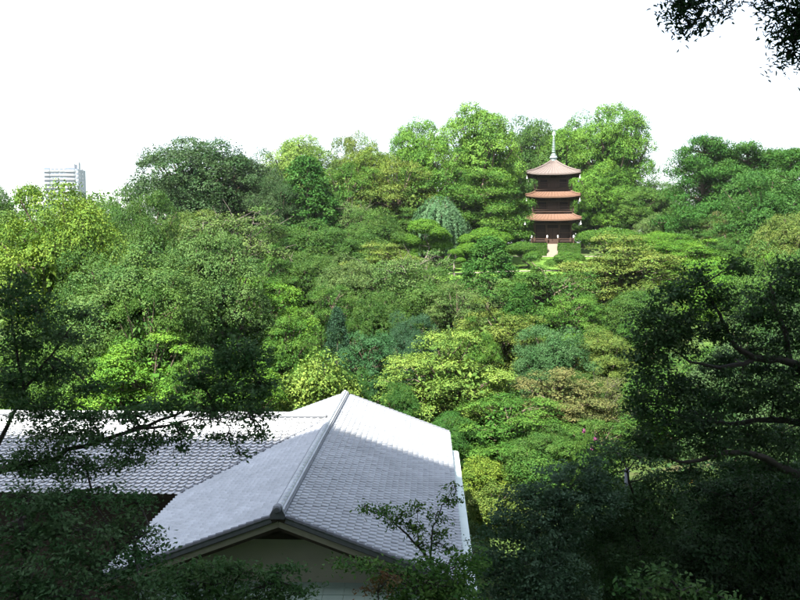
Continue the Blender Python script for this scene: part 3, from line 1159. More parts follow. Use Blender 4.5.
tree('oak', 375, 210, 64, 100, 'mid', 'dark olive tree left of the pale weeping tree', group=HILL)
tree('twiggy', 232, 208, 110, 88, 'grey', 'grey-olive tree with bare branches showing right of big round tree', group=HILL, pale=True)
tree('oak', 190, 212, 80, 92, 'olive', 'olive green tree under the broad dark evergreen', group=HILL)
tree('oak', 298, 222, 90, 92, 'mid', 'mid green tree under the deep green pyramidal tree', group=HILL)
tree('oak', 348, 228, 72, 93, 'mid', 'shadowy green tree left of the cloud-pruned pines', group=HILL)
tree('maple', 384, 244, 80, 88, 'olive', 'yellowish flat-topped tree left below the round pruned pine', group=HILL)
tree('cypress', 680, 206, 40, 112, 'deep', 'small dark pyramidal conifer right of the tallest tree', 'conifer', 'conifer', HILL)
tree('oak', 712, 214, 60, 108, 'mid', 'dark tree with trunk gap under the left-most layered conifer', group=HILL)
tree('twiggy', 722, 212, 34, 106, 'rust', 'small reddish brown tree below the layered conifers', group=HILL)
tree('oak', 655, 214, 40, 118, 'grey', 'grey-green small tree at right foot of the tallest tree', group=HILL)

# --- middle slope
tree('camphor', 138, 246, 130, 53, (0.058, 0.112, 0.026), 'biggest round green tree on the left half of the slope', group=HILL)
tree('camphor', 210, 234, 104, 59, (0.058, 0.112, 0.028), 'rounded green tree leaning on the right side of the biggest round tree', group=HILL)
tree('maple', 150, 290, 90, 49, 'mid', 'layered green tree in front of the biggest round tree', group=HILL)
tree('oak', 100, 250, 100, 58, 'mid', 'dark leafy tree between yellow-green tree and biggest round tree', group=HILL)
tree('maple', 262, 278, 90, 64, 'bright', 'bright layered maple right of the biggest round tree', group=HILL)
tree('oak', 318, 254, 66, 82, 'mid', 'dark green tree above the little grass bank', group=HILL)
tree('oak', 352, 256, 66, 78, 'grey', 'grey-green tree left of the white-flecked tree', group=HILL)
tree('twiggy', 412, 252, 96, 78, 'grey', 'grey-green white-flecked tree in the centre of the slope', group=HILL, pale=True)
tree('oak', 420, 268, 80, 76, 'mid', 'plain green tree inside the white-flecked tree group', group=HILL)
tree('cypress', 490, 238, 84, 82, 'deep', 'dark green pointed tree directly below the pruned pines', group=HILL)
tree('maple', 548, 258, 100, 76, 'mid', 'wide dull green layered tree below the pagoda steps', group=HILL)
tree('maple', 622, 236, 112, 84, 'autumn', 'orange tinged maple right below the pagoda', 'maple', 'tree', HILL)
tree('maple', 575, 296, 70, 70, 'green', 'green maple under left side of the orange tinged maple', group=HILL)
tree('oak', 640, 290, 80, 76, 'mid', 'shaded green tree under the orange tinged maple', group=HILL)
tree('maple', 702, 240, 70, 92, 'bright', 'soft light green tree above the clipped domes at right', group=HILL)
tree('camphor', 660, 232, 60, 104, 'bright', 'light green rounded shrub right of the orange tinged maple', group=HILL)
tree('camphor', 745, 230, 80, 92, 'mid', 'rounded dull green tree under the conifers at right', group=HILL)
tree('camphor', 790, 214, 70, 82, 'olive', 'yellow tipped tree at right edge under the conifers', group=HILL)
tree('oak', 780, 246, 90, 70, 'mid', 'green tree at the right edge behind dark branches', group=HILL)

# --- lower slope
tree('maple', 500, 300, 100, 64, 'olive', 'olive maple behind right side of the yellow-green maple', 'maple', 'tree', HILL)
tree('maple', 446, 334, 124, 51, 'lime', 'glowing yellow-green maple just behind the tiled roof', 'maple', 'tree', HILL)
tree('cypress', 337, 309, 40, 61, (0.026, 0.062, 0.036), 'small blue-green cone shaped conifer beside the grass bank', 'conifer', 'conifer', HILL)
tree('oak', 412, 315, 50, 62, (0.028, 0.070, 0.036), 'dark blue-green round bush above the yellow-green maple', 'bush', 'bush', HILL)
tree('maple', 370, 334, 72, 56, 'blue', 'blue-green layered tree above the tiled ridge end', group=HILL)
tree('bush', 312, 356, 80, 49, 'lime', 'light yellow-green bush above the roof ridge', 'bush', 'bush', HILL)
tree('maple', 148, 336, 128, 47, 'bright', 'bright green layered maple above the side wing ridge', 'maple', 'tree', HILL)
tree('maple', 238, 342, 90, 46, 'bright', 'bright green maple half hidden by the dark hanging branch', 'maple', 'tree', HILL)
tree('oak', 80, 330, 90, 50, 'green', 'green tree at left above the side wing roof', group=HILL)
tree('oak', 20, 330, 90, 52, 'green', 'green tree behind the thin dark stems at left edge', group=HILL)
tree('oak', 552, 328, 80, 59, (0.044, 0.100, 0.036), 'bluish green tree between olive maple and yellowish rounded tree', group=HILL)
tree('camphor', 606, 328, 58, 59, 'olive', 'yellowish rounded tree under the orange tinged maple', group=HILL)
tree('maple', 556, 370, 96, 51, 'rust', 'reddish olive maple low on the right slope', 'maple', 'tree', HILL)
tree('twiggy', 614, 378, 62, 51, 'rust', 'brownish twiggy bush beside the dark foreground tree', 'bush', 'bush', HILL)
tree('maple', 512, 398, 120, 47, 'green', 'green layered maple right of the pale eave strip', 'maple', 'tree', HILL)
tree('bush', 484, 458, 54, 43, 'yellow', 'bright yellow-green rounded bush beside the pale eave strip', 'bush', 'bush', HILL)
tree('bush', 492, 488, 66, 37, 'olive', 'grassy olive bush below the bright yellow-green rounded bush', 'bush', 'bush', HILL)
tree('bush', 540, 452, 60, 42, 'mid', 'green bush right of the bright yellow-green rounded bush', 'bush', 'bush', HILL)
tree('maple', 596, 420, 80, 43, 'mid', 'dull green bush behind the pink blossoms', 'bush', 'bush', HILL)
tree('oak', 660, 370, 90, 50, 'green', 'sunlit green tree glimpsed through dark foliage at right', group=HILL)
tree('maple', 735, 330, 100, 52, 'mid', 'sunlit tree seen between the dark right-hand limbs', group=HILL)
tree('oak', 790, 380, 90, 44, 'green', 'green tree behind the lowest dark limb at right edge', group=HILL)
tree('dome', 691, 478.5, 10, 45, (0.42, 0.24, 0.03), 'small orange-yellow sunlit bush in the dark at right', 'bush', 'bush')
tree('maple', 290, 318, 64, 57, 'green', 'low green maple left of the small cone shaped conifer', group=HILL)
tree('maple', 332, 286, 60, 72, 'mid', 'dull green maple right above the small cone shaped conifer', group=HILL)
tree('oak', 378, 292, 60, 70, 'mid', 'dark tree in the hollow left of the round blue-green bush', group=HILL)
tree('maple', 456, 286, 64, 71, 'grey', 'grey-green maple left of the dark pointed tree', group=HILL)
tree('cypress', 520, 284, 50, 73, 'deep', 'slender dark conifer right below the dark pointed tree', 'conifer', 'conifer', HILL)
tree('maple', 474, 318, 52, 57, 'green', 'green spray of maple between yellow-green and olive maples', group=HILL)
tree('oak', 583, 372, 46, 54, 'mid', 'small green tree between bluish tree and reddish olive maple', group=HILL)
tree('oak', 545, 428, 74, 44, 'mid', 'dark green bush below the reddish olive maple', 'bush', 'bush', HILL)
tree('maple', 566, 336, 50, 64, 'bright', 'bright sprays above the bluish green tree', group=HILL)
tree('oak', 352, 372, 40, 50, 'deep', 'dark low bush just behind the ridge end', 'bush', 'bush', HILL)
tree('oak', 402, 384, 44, 48, 'deep', 'dark bush behind the sunlit roof slope left of yellow-green maple', 'bush', 'bush', HILL)
tree('oak', 452, 412, 60, 46, 'deep', 'dark bush under the yellow-green maple at roof corner', 'bush', 'bush', HILL)
tree('maple', 640, 322, 64, 62, 'mid', 'green maple at the edge of the dark right-hand foliage', group=HILL)
tree('maple', 198, 350, 60, 44, 'green', 'green maple between the two bright maples above the wing ridge', group=HILL)
tree('oak', 214, 262, 70, 70, 'olive', 'olive tree over the shoulder of the biggest round tree', group=HILL)
tree('maple', 268, 246, 70, 80, 'mid', 'dull green tree right of the grey-olive tree with bare branches', group=HILL)
tree('camphor', 325, 192, 50, 108, 'mid', 'rounded green crown right of the deep green pyramidal tree', group=HILL)
tree('maple', 408, 208, 50, 107, 'mid', 'green layered tree left of the weeping one', group=HILL)
tree('cypress', 474, 206, 36, 112, 'deep', 'narrow dark conifer right of the weeping tree', 'conifer', 'conifer', HILL)
for px, yt, w_, Y_, lb in ((678, 262, 56, 88, 'clipped light green dome furthest left of the three at right'),
                           (712, 258, 66, 86, 'largest clipped light green dome at right'),
                           (700, 268, 50, 82, 'clipped bright green dome in front of the largest one'),
                           (775, 254, 56, 80, 'clipped light green dome partly behind dark twigs at right edge')):
    tree('dome', px, yt, w_, Y_, 'bright', lb, 'clipped_shrub', 'bush', 'clipped domes')
for px0, px1, lb in ((525, 546.5, 'low clipped hedge left of the pagoda steps'), (558.5, 580, 'low clipped hedge right of the pagoda steps')):
    rs = np.random.RandomState(int(px0))
    A0, A1 = at(px0, 243.5, 119.8), at(px1, 243.5, 119.8)
    hg = gh((A0.x + A1.x) / 2, 119.8) - .05
    hw, hh = A1.x - A0.x, A0.z - hg
    root = empty('hedge', ((A0.x + A1.x) / 2, 119.8, hg), 0, lb, 'hedge', 'hedges beside the steps')
    n = 13000
    q = rs.uniform(-1, 1, (n, 3))
    ax_ = rs.randint(0, 3, n)
    q[np.arange(n), ax_] = np.sign(q[np.arange(n), ax_])
    q[:, 2] = np.abs(q[:, 2])
    nn = np.zeros((n, 3))
    nn[np.arange(n), ax_] = q[np.arange(n), ax_]
    C = q * np.array([hw / 2, .55, hh]) * rs.uniform(.93, 1.02, (n, 1))
    o = link('crown', leaves_mesh('crown', C, nn + np.array([0, 0, .3]) + rs.normal(size=C.shape) * .5, rs.uniform(.1, .2, n), rs.uniform(.2, .8, n), rs), LEAF, root)
    o.color = (*COLS['green'], 1)
    sm = MB()
    for k in range(7):
        sm.tube([(-hw / 2 + hw * (k + .5) / 7, 0, 0), (-hw / 2 + hw * (k + .5) / 7, 0, hh * .8)], [.04, .02], 5)
    sm.build('trunk', BARK, root)


tree('oak', 515, 224, 40, 131, 'mid', 'low bush left behind the pagoda verandah', 'bush', 'bush', HILL)
tree('oak', 752, 326, 130, 41, 'dark', 'dark green tree close behind the crooked limbs at right', group=HILL)
tree('oak', 800, 300, 90, 46, 'dark', 'dark tree at the right edge above the crooked limbs', group=HILL)
tree('oak', 628, 482, 110, 26, 'dark', 'dark bush in the shade just behind the lamp post shrub', 'bush', 'bush', 'shaded bushes in the hollow at right')
tree('oak', 715, 474, 130, 27, 'dark', 'broad dark bush under the lowest crooked limb', 'bush', 'bush', 'shaded bushes in the hollow at right')
tree('oak', 795, 462, 120, 26, 'dark', 'dark bush at right edge under the lowest crooked limb', 'bush', 'bush', 'shaded bushes in the hollow at right')
tree('oak', 560, 500, 90, 24, 'dark', 'dark bush behind the bluish evergreen shrub', 'bush', 'bush', 'shaded bushes in the hollow at right')
tree('camphor', 528, 196, 60, 139, 'mid', 'shadowy tree filling the gap left behind the lowest pagoda storey', group=HILL)
tree('camphor', 584, 198, 56, 139, 'mid', 'shadowy tree filling the gap right behind the lowest pagoda storey', group=HILL)


# --- cloud-pruned pines near the lawn: each foliage pad is a part
def pad_mesh(seed, n):
    rs = np.random.RandomState(seed)
    u = rdir(rs, n)
    u[:, 2] = np.abs(u[:, 2]) * np.where(rs.rand(n) < .9, 1, -.35)
    C = u * np.array([.5, .5, .42]) * rs.uniform(.8, 1.03, n)[:, None]
    lump = np.sin(u[:, 0] * 7 + seed) * np.sin(u[:, 1] * 8) * .05
    C = C * (1 + lump[:, None])
    C = np.repeat(C, 4, 0) + rs.normal(size=(n * 4, 3)) * .018
    N = np.repeat(u, 4, 0) + rs.normal(size=C.shape) * .6 + np.array([0, 0, .4])
    T = np.clip(np.repeat(rs.normal(.5, .2, n), 4) + rs.normal(0, .1, n * 4), 0, 1)
    me = leaves_mesh('foliage_pad', C, N, .05 * rs.uniform(.7, 1.3, n * 4), T, rs, .35)
    me.materials.append(NEEDLE)
    return me


PADS = [pad_mesh(k, 2000) for k in (11, 12)]


def cloud_pine(px, ytop, wpx, Y, col, label, seed, npad=7):
    rs = np.random.RandomState(seed)
    p = at(px, ytop, Y)
    g = gh(p.x, Y) - .05
    h, wm = p.z - g, wpx / FPX * Y
    root = empty('pruned_pine', (p.x, Y, g), 0, label, 'pine', 'cloud-pruned pines by the lawn')
    tb = MB()
    bend = rs.normal(0, .06 * wm, (6, 2))
    path = [np.array([bend[i][0] * (i > 0), bend[i][1] * (i > 0), h * .86 * i / 5]) for i in range(6)]
    tb.tube(path, [.16, .13, .12, .10, .08, .05], 7, cap=False)
    spots = [(0, 0, h - wm * .14, .62)]
    for k in range(npad - 1):
        a = k * 2.4 + rs.uniform(0, 1)
        lev = rs.uniform(.5, .86)
        spots.append((math.cos(a) * wm * .30, math.sin(a) * wm * .30, h * lev - wm * .05, rs.uniform(.38, .5)))
    for k, (x, y, z, s) in enumerate(spots):
        o = link('foliage_pad', PADS[k % 2], None, root, (x, y, z))
        o.scale = (wm * s, wm * s, wm * s * .75)
        o.rotation_euler = (0, 0, rs.uniform(0, 6))
        b_ = COLS[col]
        o.color = (b_[0], b_[1], b_[2], 1)
        limb(tb, path[3 if z < h * .7 else 4], (x, y, z), .06, .03, rs, sag=.05)
    tb.build('trunk', PALE_BARK, root, smooth=True)


cloud_pine(424, 222, 54, 100, 'bright', 'tall cloud-pruned pine with bare trunk below the weeping tree', 1)
cloud_pine(400, 236, 40, 99, 'bright', 'smaller cloud-pruned pine left of the tall bare-trunked one', 2, 5)
cloud_pine(485, 231, 56, 102, 'bright', 'broad umbrella-shaped pruned pine right of the weeping tree', 3, 8)
cloud_pine(455, 250, 24, 97, 'bright', 'tiny pruned pine between the two larger umbrella pines', 4, 4)
cloud_pine(523, 244, 44, 103, 'green', 'pruned pine with dark trunk left in front of the pagoda steps', 5, 6)
cloud_pine(610, 231, 64, 110, 'green', 'wide low pruned pine right in front of the pagoda', 6, 8)
cloud_pine(566, 254, 40, 100, 'green', 'small pruned pine right below the pagoda steps', 8, 5)

# low undergrowth over the slope and the wood far behind the hill: uncountable masses
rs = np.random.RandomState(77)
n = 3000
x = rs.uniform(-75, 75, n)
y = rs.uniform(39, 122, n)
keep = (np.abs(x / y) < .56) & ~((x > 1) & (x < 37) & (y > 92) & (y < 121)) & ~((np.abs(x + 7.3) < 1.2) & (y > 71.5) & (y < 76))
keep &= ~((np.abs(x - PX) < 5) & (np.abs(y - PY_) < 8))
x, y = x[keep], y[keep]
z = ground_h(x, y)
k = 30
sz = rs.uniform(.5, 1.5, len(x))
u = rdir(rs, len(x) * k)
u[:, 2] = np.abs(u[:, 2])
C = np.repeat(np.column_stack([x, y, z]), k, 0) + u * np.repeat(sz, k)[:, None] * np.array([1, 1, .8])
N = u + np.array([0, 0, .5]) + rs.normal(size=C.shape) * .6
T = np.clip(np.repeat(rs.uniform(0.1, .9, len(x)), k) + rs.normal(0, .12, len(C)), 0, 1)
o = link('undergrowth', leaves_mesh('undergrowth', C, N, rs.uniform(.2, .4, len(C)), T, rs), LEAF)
o.color = (*COLS['dark'], 1)  # darkened leaf colour stands in for shade in the gaps between trees
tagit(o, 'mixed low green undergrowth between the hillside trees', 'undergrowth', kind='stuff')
x = np.concatenate([rs.uniform(-110, 110, 600)])
y = rs.uniform(141, 178, len(x))
z = ground_h(x, y) + rs.uniform(0, 1, len(x)) ** 1.4 * 9
k = 50
u = rdir(rs, len(x) * k)
C = np.repeat(np.column_stack([x, y, z]), k, 0) + u * np.repeat(rs.uniform(1.2, 2.4, len(x)), k)[:, None]
T = np.clip(np.repeat(rs.uniform(0.1, .9, len(x)), k) + rs.normal(0, .12, len(C)), 0, 1)
o = link('distant_wood', leaves_mesh('distant_wood', C, u + rs.normal(size=C.shape) * .6, rs.uniform(.5, .9, len(C)), T, rs), LEAF)
o.color = (*COLS['mid'], 1)
tagit(o, 'mass of distant woodland behind the hilltop trees', 'woodland', kind='stuff')


# ------------------------------------------------------------------ foreground trees in the shade: limbs and leafy sprays at their own places
def fg_tree(name, label, cat, base, limbs, sprays, leaf, col, seed, mat=None, bark=None, cover=3.2, aspect=.5, droop=.35, flat=.5, group=None, twig=True, fine=True):
    """limbs: lists of (px, py, Y, radius); sprays: (px, py, rx, ry, Y) in photo pixels at depth Y"""
    rs_ = np.random.RandomState(seed)
    root = empty(name, base, 0, label, cat, group)
    B = np.array(base)
    tb = MB()
    nodes_ = []
    for L in limbs:
        pts = [np.array(at(a, b, Y)) if len(q) == 0 else np.array((a, b, Y)) for a, b, Y, r, *q in L]
        rad = [q[3] for q in L]
        # resample with a little wobble
        P2, R2 = [], []
        for i in range(len(pts) - 1):
            for t in (0, .33, .66):
                p = pts[i] * (1 - t) + pts[i + 1] * t
                if t:
                    p = p + rs_.normal(size=3) * np.linalg.norm(pts[i + 1] - pts[i]) * .035
                P2.append(p)
                R2.append(rad[i] * (1 - t) + rad[i + 1] * t)
        P2.append(pts[-1])
        R2.append(rad[-1])
        tb.tube([p - B for p in P2], R2, 7, cap=True)
        nodes_ += P2[1:]
    nodes_ = np.array(nodes_)
    Cs, Ns, Ts, Ax = [], [], [], []
    for (px, py, rx, ry, Y) in sprays:
        c = np.array(at(px, py, Y))
        ax, az = rx / FPX * Y, ry / FPX * Y
        ay = max(.25, (ax + az) * .5)
        nleaf = int(math.pi * ax * az * cover / (leaf * leaf * aspect * .62))
        per = 26
        nsub = max(3, nleaf // per)
        u = rdir(rs_, nsub) * (rs_.uniform(0, 1, nsub) ** .45)[:, None]
        sub = c + u * np.array([ax, ay, az])
        k = nodes_[np.argmin(np.linalg.norm(nodes_ - c, axis=1))]
        if twig:
            tb.tube([k - B, (k * .45 + c * .55) - B + np.array([0, 0, .05]), c - B], [.018, .012, .006], 5, cap=False)
            for q in sub[::max(1, nsub // 14)]:
                tb.tube([c - B, (c * .4 + q * .6) - B + np.array([0, 0, .03]), q - B], [.006, .004, .0025], 4, cap=False)
        C = np.repeat(sub, per, 0) + rs_.normal(size=(nsub * per, 3)) * leaf * np.array([1.25, 1.25, 1.25 * flat])
        hang = np.repeat(rs_.normal(size=(nsub, 3)) * .5, per, 0)
        N = np.array([0, 0, 1.]) + rs_.normal(size=C.shape) * .5 + hang
        axd = unit(np.repeat(u, per, 0) * np.array([1, 1, .3]) + rs_.normal(size=C.shape) * .6 + np.array([0, 0, -droop]))
        T = np.clip(np.repeat(rs_.normal(.5, .17, nsub), per) + rs_.normal(0, .13, len(C)) + rs_.normal(0, .08), 0, 1)
        Cs.append(C - B)
        Ns.append(N)
        Ts.append(T)
        Ax.append(axd)
    C = np.concatenate(Cs)
    me = leaves_mesh('crown', C, np.concatenate(Ns), leaf * rs_.uniform(.65, 1.25, len(C)), np.concatenate(Ts), rs_, aspect, .2, fine=fine, axis=np.concatenate(Ax))
    o_ = link('crown', me, mat or LEAF, root)
    b_ = COLS[col] if isinstance(col, str) else col
    o_.color = (*b_, 1)
    tb.build('trunk', bark or DARK_BARK, root, smooth=True)
    return root


def gbase(x, y):
    return (x, y, gh(x, y) - .1)


def W_(x, y, z, r):
    return (x, y, z, r, 1)            # a limb point given in metres


# left: a large maple reaching in from the left, its long branch crossing the side wing's roof
bx = gbase(-8.2, 12.5)
fg_tree('maple', 'dark maple reaching in from the left with a long branch across the wing roof', 'tree', bx,
        [[W_(*bx, .24), W_(-8.0, 12.4, -6.2, .2), W_(-7.6, 12.2, -3.6, .15), W_(-7.0, 12.0, -1.5, .09)],
         [W_(-8.0, 12.4, -5.6, .13), (-30, 480, 12.2, .075), (40, 462, 12, .04), (85, 446, 12, .032), (128, 432, 12, .026), (160, 420, 12, .021), (200, 405, 12.2, .015), (238, 385, 12.4, .010), (255, 372, 12.5, .005)],
         [(128, 432, 12, .03), (165, 426, 11.8, .018), (205, 420, 11.7, .010), (250, 418, 11.7, .005)],
         [(-30, 480, 12.2, .05), (8, 425, 12.4, .03), (24, 390, 12.5, .024), (16, 345, 12.6, .018), (8, 300, 12.7, .010), (12, 270, 12.7, .006)],
         [(24, 390, 12.5, .022), (45, 362, 12.4, .016), (66, 335, 12.3, .010), (80, 315, 12.3, .005)],
         [W_(-8.0, 12.4, -6.0, .10), (-20, 545, 11.8, .06), (30, 515, 11.7, .04), (62, 498, 11.6, .028), (100, 487, 11.6, .014)],
         [(200, 405, 12.2, .014), (228, 425, 12.0, .008), (240, 455, 11.9, .004)]],
        [(10, 290, 26, 20, 12.8), (35, 312, 34, 18, 12.6), (22, 345, 34, 20, 12.6), (68, 338, 26, 12, 12.4), (55, 372, 36, 15, 12.5), (12, 385, 26, 20, 12.6), (84, 316, 18, 8, 12.3),
         (92, 388, 26, 9, 12.3), (40, 408, 44, 14, 12.2), (92, 420, 38, 10, 12.0), (134, 416, 30, 9, 12.0), (165, 406, 34, 10, 12.1), (60, 436, 52, 13, 12.0),
         (118, 444, 40, 10, 11.8), (155, 436, 26, 8, 11.8), (182, 430, 20, 9, 11.8), (30, 464, 42, 16, 11.9), (84, 466, 44, 13, 11.7), (128, 462, 22, 8, 11.6),
         (198, 384, 22, 13, 12.3), (222, 366, 26, 14, 12.4), (248, 360, 30, 17, 12.5), (262, 384, 22, 14, 12.4), (232, 392, 34, 16, 12.2), (215, 412, 30, 11, 12.1),
         (248, 414, 28, 11, 11.9), (226, 436, 18, 7, 11.9), (262, 430, 20, 6, 11.8), (238, 452, 7, 7, 11.9), (236, 346, 18, 8, 12.5), (183, 450, 5, 10, 11.8)],
        .066, (0.060, 0.115, 0.046), 21, cover=4.6, fine=False)
bx = gbase(-5.4, 10.6)
fg_tree('broadleaf_tree', 'dense dark tree filling the lower left corner below the long branch', 'tree', bx,
        [[W_(*bx, .16), W_(-5.2, 10.6, -6.3, .13), W_(-4.8, 10.5, -4.6, .08), (20, 520, 10.5, .03)], [W_(-5.2, 10.6, -6.3, .08), (100, 560, 10.6, .04), (150, 530, 10.8, .015)]],
        [(30, 498, 50, 18, 10.9), (90, 498, 46, 16, 11.0), (138, 504, 26, 11, 11.2), (20, 530, 48, 24, 10.6), (80, 530, 56, 22, 10.6), (132, 530, 34, 16, 10.8), (40, 565, 60, 26, 10.2),
         (105, 562, 56, 22, 10.3), (150, 552, 24, 12, 10.6), (20, 595, 50, 22, 9.8), (80, 595, 60, 22, 9.8), (140, 590, 46, 20, 10.0), (40, 620, 80, 20, 9.6), (140, 618, 60, 18, 9.8)],
        .068, (0.062, 0.115, 0.050), 22, cover=3.0, fine=False)
bx = gbase(-2.4, 12.6)
fg_tree('broadleaf_tree', 'leafy dark treetop in front of the beige gable wall', 'tree', bx,
        [[W_(*bx, .10), W_(-2.4, 12.6, -7.6, .08), (225, 600, 12.6, .04), (240, 575, 12.6, .015)], [(225, 600, 12.6, .03), (280, 582, 12.4, .012)], [(225, 600, 12.6, .03), (190, 572, 12.6, .012)]],
        [(190, 574, 30, 12, 12.6), (165, 580, 28, 14, 12.6), (220, 569, 26, 9, 12.5), (246, 573, 28, 10, 12.5), (282, 574, 26, 8, 12.3), (266, 588, 36, 10, 12.3), (215, 585, 46, 16, 12.4),
         (180, 600, 40, 14, 12.4), (240, 604, 60, 14, 12.2), (300, 594, 24, 8, 12.2), (250, 625, 70, 16, 12.0)],
        .07, (0.066, 0.130, 0.046), 23, cover=3.0)

# centre: thin sapling in front of the roof and the shrubs at its foot
bx = gbase(0.62, 16.0)
fg_tree('sapling', 'thin sapling with sparse leaves standing out against the tiled roof', 'tree', bx,
        [[W_(*bx, .06), (436, 600, 16, .045), (432, 568, 16, .034), (418, 546, 16, .026), (402, 530, 16, .018), (384, 516, 16, .010), (364, 507, 16, .004)],
         [(430, 562, 16, .022), (432, 535, 16.1, .016), (440, 512, 16.1, .011), (450, 494, 16.2, .006), (457, 484, 16.2, .003)],
         [(418, 546, 16, .014), (420, 524, 15.9, .008), (416, 508, 15.9, .004)]],
        [(368, 508, 13, 3.5, 16), (384, 511, 17, 6, 16), (400, 518, 18, 8, 16), (412, 530, 14, 8, 15.9), (418, 512, 9, 8, 15.9), (436, 515, 11, 9, 16.1), (446, 502, 11, 8, 16.1), (456, 489, 7, 6, 16.2),
         (424, 545, 12, 8, 16), (440, 535, 9, 7, 16.1), (447, 548, 10, 6, 16)],
        .075, (0.070, 0.140, 0.030), 24, cover=2.6)
bx = gbase(0.3, 14.4)
fg_tree('shrub', 'fresh green shrub at the foot of the thin sapling', 'bush', bx,
        [[W_(*bx, .06), W_(.3, 14.4, -7.4, .05), (420, 590, 14.4, .02)]],
        [(352, 566, 26, 6, 14.6), (382, 568, 26, 7, 14.5), (410, 572, 30, 10, 14.4), (445, 566, 30, 14, 14.5), (470, 560, 20, 16, 14.8), (425, 592, 46, 12, 14.2), (460, 588, 34, 18, 14.2), (388, 592, 16, 5, 14.2), (420, 615, 70, 14, 14)],
        .085, (0.070, 0.150, 0.034), 25, cover=2.6)
bx = gbase(-.45, 14.0)
fg_tree('shrub', 'small brownish leaved shrub in front of the right end of the gable', 'bush', bx,
        [[W_(*bx, .04), W_(-.4, 14, -7.0, .03), (378, 592, 14, .012)]], [(380, 583, 13, 5, 14), (372, 590, 12, 5, 14), (392, 578, 8, 4, 14)],
        .07, (0.13, 0.075, 0.035), 26, cover=1.8)

# right: dark evergreens
bx = gbase(9.4, 16.0)
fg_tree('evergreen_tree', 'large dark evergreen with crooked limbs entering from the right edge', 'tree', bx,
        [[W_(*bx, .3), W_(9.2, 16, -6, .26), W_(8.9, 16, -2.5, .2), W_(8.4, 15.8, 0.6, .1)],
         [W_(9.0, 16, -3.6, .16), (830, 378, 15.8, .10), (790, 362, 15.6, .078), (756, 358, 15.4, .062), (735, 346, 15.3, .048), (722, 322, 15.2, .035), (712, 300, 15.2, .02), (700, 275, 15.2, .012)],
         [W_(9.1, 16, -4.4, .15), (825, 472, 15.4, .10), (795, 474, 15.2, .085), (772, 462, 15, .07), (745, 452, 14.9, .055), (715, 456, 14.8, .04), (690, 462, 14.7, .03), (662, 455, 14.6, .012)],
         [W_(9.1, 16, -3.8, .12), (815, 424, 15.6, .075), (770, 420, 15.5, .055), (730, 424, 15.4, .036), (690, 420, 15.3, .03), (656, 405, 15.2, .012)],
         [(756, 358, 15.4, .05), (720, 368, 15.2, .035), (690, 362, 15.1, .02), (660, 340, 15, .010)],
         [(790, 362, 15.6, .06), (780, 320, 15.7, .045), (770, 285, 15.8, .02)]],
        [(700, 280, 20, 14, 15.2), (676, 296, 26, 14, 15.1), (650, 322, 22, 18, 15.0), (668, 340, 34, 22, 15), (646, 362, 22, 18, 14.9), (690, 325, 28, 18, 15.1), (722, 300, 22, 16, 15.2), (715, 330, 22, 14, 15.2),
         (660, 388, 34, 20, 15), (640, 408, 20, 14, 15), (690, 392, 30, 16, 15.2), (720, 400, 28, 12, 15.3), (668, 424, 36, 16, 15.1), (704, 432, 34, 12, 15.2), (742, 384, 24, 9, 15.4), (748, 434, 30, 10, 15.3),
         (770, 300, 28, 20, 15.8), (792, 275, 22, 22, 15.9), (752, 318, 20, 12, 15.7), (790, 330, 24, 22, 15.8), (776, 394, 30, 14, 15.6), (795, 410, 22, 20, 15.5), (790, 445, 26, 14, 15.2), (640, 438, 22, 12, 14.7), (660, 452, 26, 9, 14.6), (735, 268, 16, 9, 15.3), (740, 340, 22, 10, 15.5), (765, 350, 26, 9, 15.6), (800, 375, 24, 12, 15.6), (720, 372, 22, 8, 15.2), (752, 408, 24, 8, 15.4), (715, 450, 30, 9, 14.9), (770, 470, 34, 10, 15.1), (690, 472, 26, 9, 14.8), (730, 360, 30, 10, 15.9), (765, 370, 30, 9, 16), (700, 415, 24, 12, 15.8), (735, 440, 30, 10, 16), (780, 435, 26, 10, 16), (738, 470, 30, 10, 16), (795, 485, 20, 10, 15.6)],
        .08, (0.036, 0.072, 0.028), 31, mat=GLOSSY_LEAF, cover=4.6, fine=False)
DARKS = 'dark shrubs in the shade at lower right'
bx = gbase(3.1, 17.0)
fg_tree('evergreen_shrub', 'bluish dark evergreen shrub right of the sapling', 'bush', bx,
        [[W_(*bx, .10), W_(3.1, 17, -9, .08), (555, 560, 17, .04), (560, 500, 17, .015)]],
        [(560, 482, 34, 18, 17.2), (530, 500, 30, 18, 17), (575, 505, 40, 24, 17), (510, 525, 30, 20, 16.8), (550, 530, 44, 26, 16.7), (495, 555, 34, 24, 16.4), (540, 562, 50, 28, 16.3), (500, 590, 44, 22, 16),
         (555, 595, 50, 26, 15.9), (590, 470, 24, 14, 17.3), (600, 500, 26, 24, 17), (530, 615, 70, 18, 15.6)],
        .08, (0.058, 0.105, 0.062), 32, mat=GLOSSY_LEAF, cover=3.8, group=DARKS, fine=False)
bx = gbase(5.4, 18.0)
fg_tree('evergreen_shrub', 'tall dark shrub with drooping sprays around the pale lamp post', 'bush', bx,
        [[W_(*bx, .12), W_(5.3, 18, -9.5, .1), (640, 560, 18, .06), (636, 500, 18, .03), (620, 455, 18, .012)], [(640, 560, 18, .04), (665, 515, 18, .02)]],
        [(612, 452, 26, 12, 18.2), (640, 458, 28, 12, 18.2), (602, 478, 22, 14, 18), (656, 480, 26, 12, 18.1), (668, 500, 30, 18, 18), (610, 520, 30, 22, 17.8), (650, 530, 40, 24, 17.7), (600, 560, 40, 26, 17.2),
         (650, 575, 50, 28, 17.1), (690, 540, 30, 30, 17.6), (627, 502, 22, 14, 17.9), (640, 500, 24, 16, 17.9), (680, 475, 20, 10, 18), (585, 530, 26, 24, 17.6)],
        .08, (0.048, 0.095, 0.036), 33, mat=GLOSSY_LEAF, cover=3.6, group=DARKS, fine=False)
bx = gbase(7.6, 16.6)
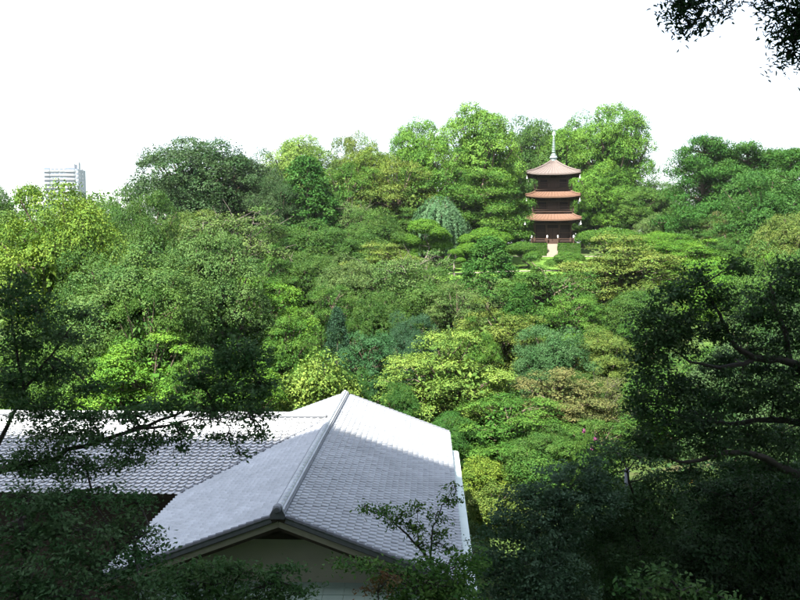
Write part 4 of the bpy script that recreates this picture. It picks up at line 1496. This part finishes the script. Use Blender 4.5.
fg_tree('evergreen_shrub', 'very dark shrub mass in the lower right corner', 'bush', bx,
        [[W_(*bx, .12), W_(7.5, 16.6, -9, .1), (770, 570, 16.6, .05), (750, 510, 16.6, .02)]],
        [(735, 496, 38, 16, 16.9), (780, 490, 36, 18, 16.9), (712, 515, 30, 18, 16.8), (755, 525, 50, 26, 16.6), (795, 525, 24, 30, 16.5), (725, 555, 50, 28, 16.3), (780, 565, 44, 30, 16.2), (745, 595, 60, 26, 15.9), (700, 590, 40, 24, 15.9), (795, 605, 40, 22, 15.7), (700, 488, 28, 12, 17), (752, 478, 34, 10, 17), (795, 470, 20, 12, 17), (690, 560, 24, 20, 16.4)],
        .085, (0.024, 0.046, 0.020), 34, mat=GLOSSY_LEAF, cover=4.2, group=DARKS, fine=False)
bx = gbase(3.6, 10.4)
fg_tree('shrub', 'lighter leafed low shrub at the bottom edge right of centre', 'bush', bx,
        [[W_(*bx, .05), W_(3.6, 10.4, -5.6, .04), (680, 592, 10.4, .015)]],
        [(640, 590, 26, 9, 10.5), (670, 582, 22, 9, 10.5), (700, 590, 26, 9, 10.4), (680, 605, 50, 10, 10.3), (730, 600, 22, 8, 10.2), (660, 572, 8, 6, 10.5)],
        .085, (0.055, 0.110, 0.034), 35, cover=2.0)

# conifer whose outer twigs hang into the top right corner
bx = gbase(5.6, 7.4)
fg_tree('conifer', 'dark conifer twigs hanging into the top right corner', 'conifer', bx,
        [[W_(*bx, .2), W_(5.5, 7.4, -1, .17), W_(5.4, 7.3, 3.2, .13), W_(5.3, 7.2, 5.5, .08)],
         [W_(5.4, 7.3, 3.0, .07), (860, -40, 7.2, .05), (800, -25, 7.1, .03), (740, -14, 7, .02), (700, -6, 7, .012), (684, 12, 7, .007), (691, 34, 7, .003)],
         [(740, -14, 7, .008), (730, 5, 7, .004), (718, 14, 7, .002)],
         [W_(5.4, 7.3, 2.4, .06), (850, 0, 7, .04), (815, 10, 6.9, .025), (796, 30, 6.9, .014), (788, 58, 6.9, .004)]],
        [(676, 3, 13, 6, 7), (684, 14, 10, 8, 7), (691, 28, 8, 9, 7), (700, 2, 13, 5, 7), (694, 10, 7, 8, 7), (717, 14, 5, 3, 7), (733, 1, 5, 3, 7), (769, 5, 10, 7, 7), (786, 8, 12, 8, 6.95), (797, 24, 14, 13, 6.9), (791, 42, 11, 12, 6.9), (786, 57, 6, 6, 6.9), (798, 60, 5, 7, 6.9), (780, 30, 5, 4, 6.9)],
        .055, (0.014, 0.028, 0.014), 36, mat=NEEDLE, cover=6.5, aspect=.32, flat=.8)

# crape myrtle with pink blossom, lamp post
cmr = at(588, 428, 41)
cm = tree('bush', 588, 430, 26, 41, 'mid', 'shrub with a few pink blossom heads at right of centre', 'flowering_shrub', 'bush')
PINK = simple('pink_petals', (0.26, 0.06, 0.18), 0.7, var=0.3, scale=20)
for px, py in ((584, 431), (595, 439), (592, 448)):
    p = at(px, py, 40.0)
    rs = np.random.RandomState(px)
    u = rdir(rs, 90) * (rs.rand(90) ** .4)[:, None]
    me = leaves_mesh('blossom_head', u * np.array([.075, .075, .12]), u + rs.normal(size=u.shape) * .4, np.full(90, .055), np.full(90, .5), rs, .9)
    o = link('blossom_head', me, PINK)
    o.parent = cm
    o.matrix_parent_inverse = Matrix.LocRotScale(cm.location, cm.rotation_euler, cm.scale).inverted()
    o.location = p
lp = at(627, 468, 30)
lg = gh(lp.x, 30)
lamp = empty('lamp_post', (lp.x, 30, lg), 0, 'slim pale grey lamp post standing in the dark shrubs at right', 'lamp post')
lh = lp.z - lg
MB().tube([(0, 0, 0), (0, 0, lh - .6)], [.05, .045], 8).build('post', CONC, lamp)
MB().lathe([(.07, 0), (.09, .05), (.09, .48), (.11, .5), (.04, .6)], 10, (0, 0, lh - .6)).build('lantern', CONC, lamp)

# ------------------------------------------------------------------ thin summer haze over the whole valley
HZ = MB().box((0, 2300, 40), (6400, 5900, 120))
hm, hn, hl, hp_ = nodes('summer_haze')
hn.remove(hp_)
pv_ = hn.new('ShaderNodeVolumePrincipled')
pv_.inputs['Color'].default_value = (0.95, 0.97, 1.0, 1)
pv_.inputs['Density'].default_value = 0.0001
pv_.inputs['Anisotropy'].default_value = 0.3
hl.new(pv_.outputs[0], hn['Material Output'].inputs['Volume'])
tagit(HZ.build('haze', hm), kind='stuff')
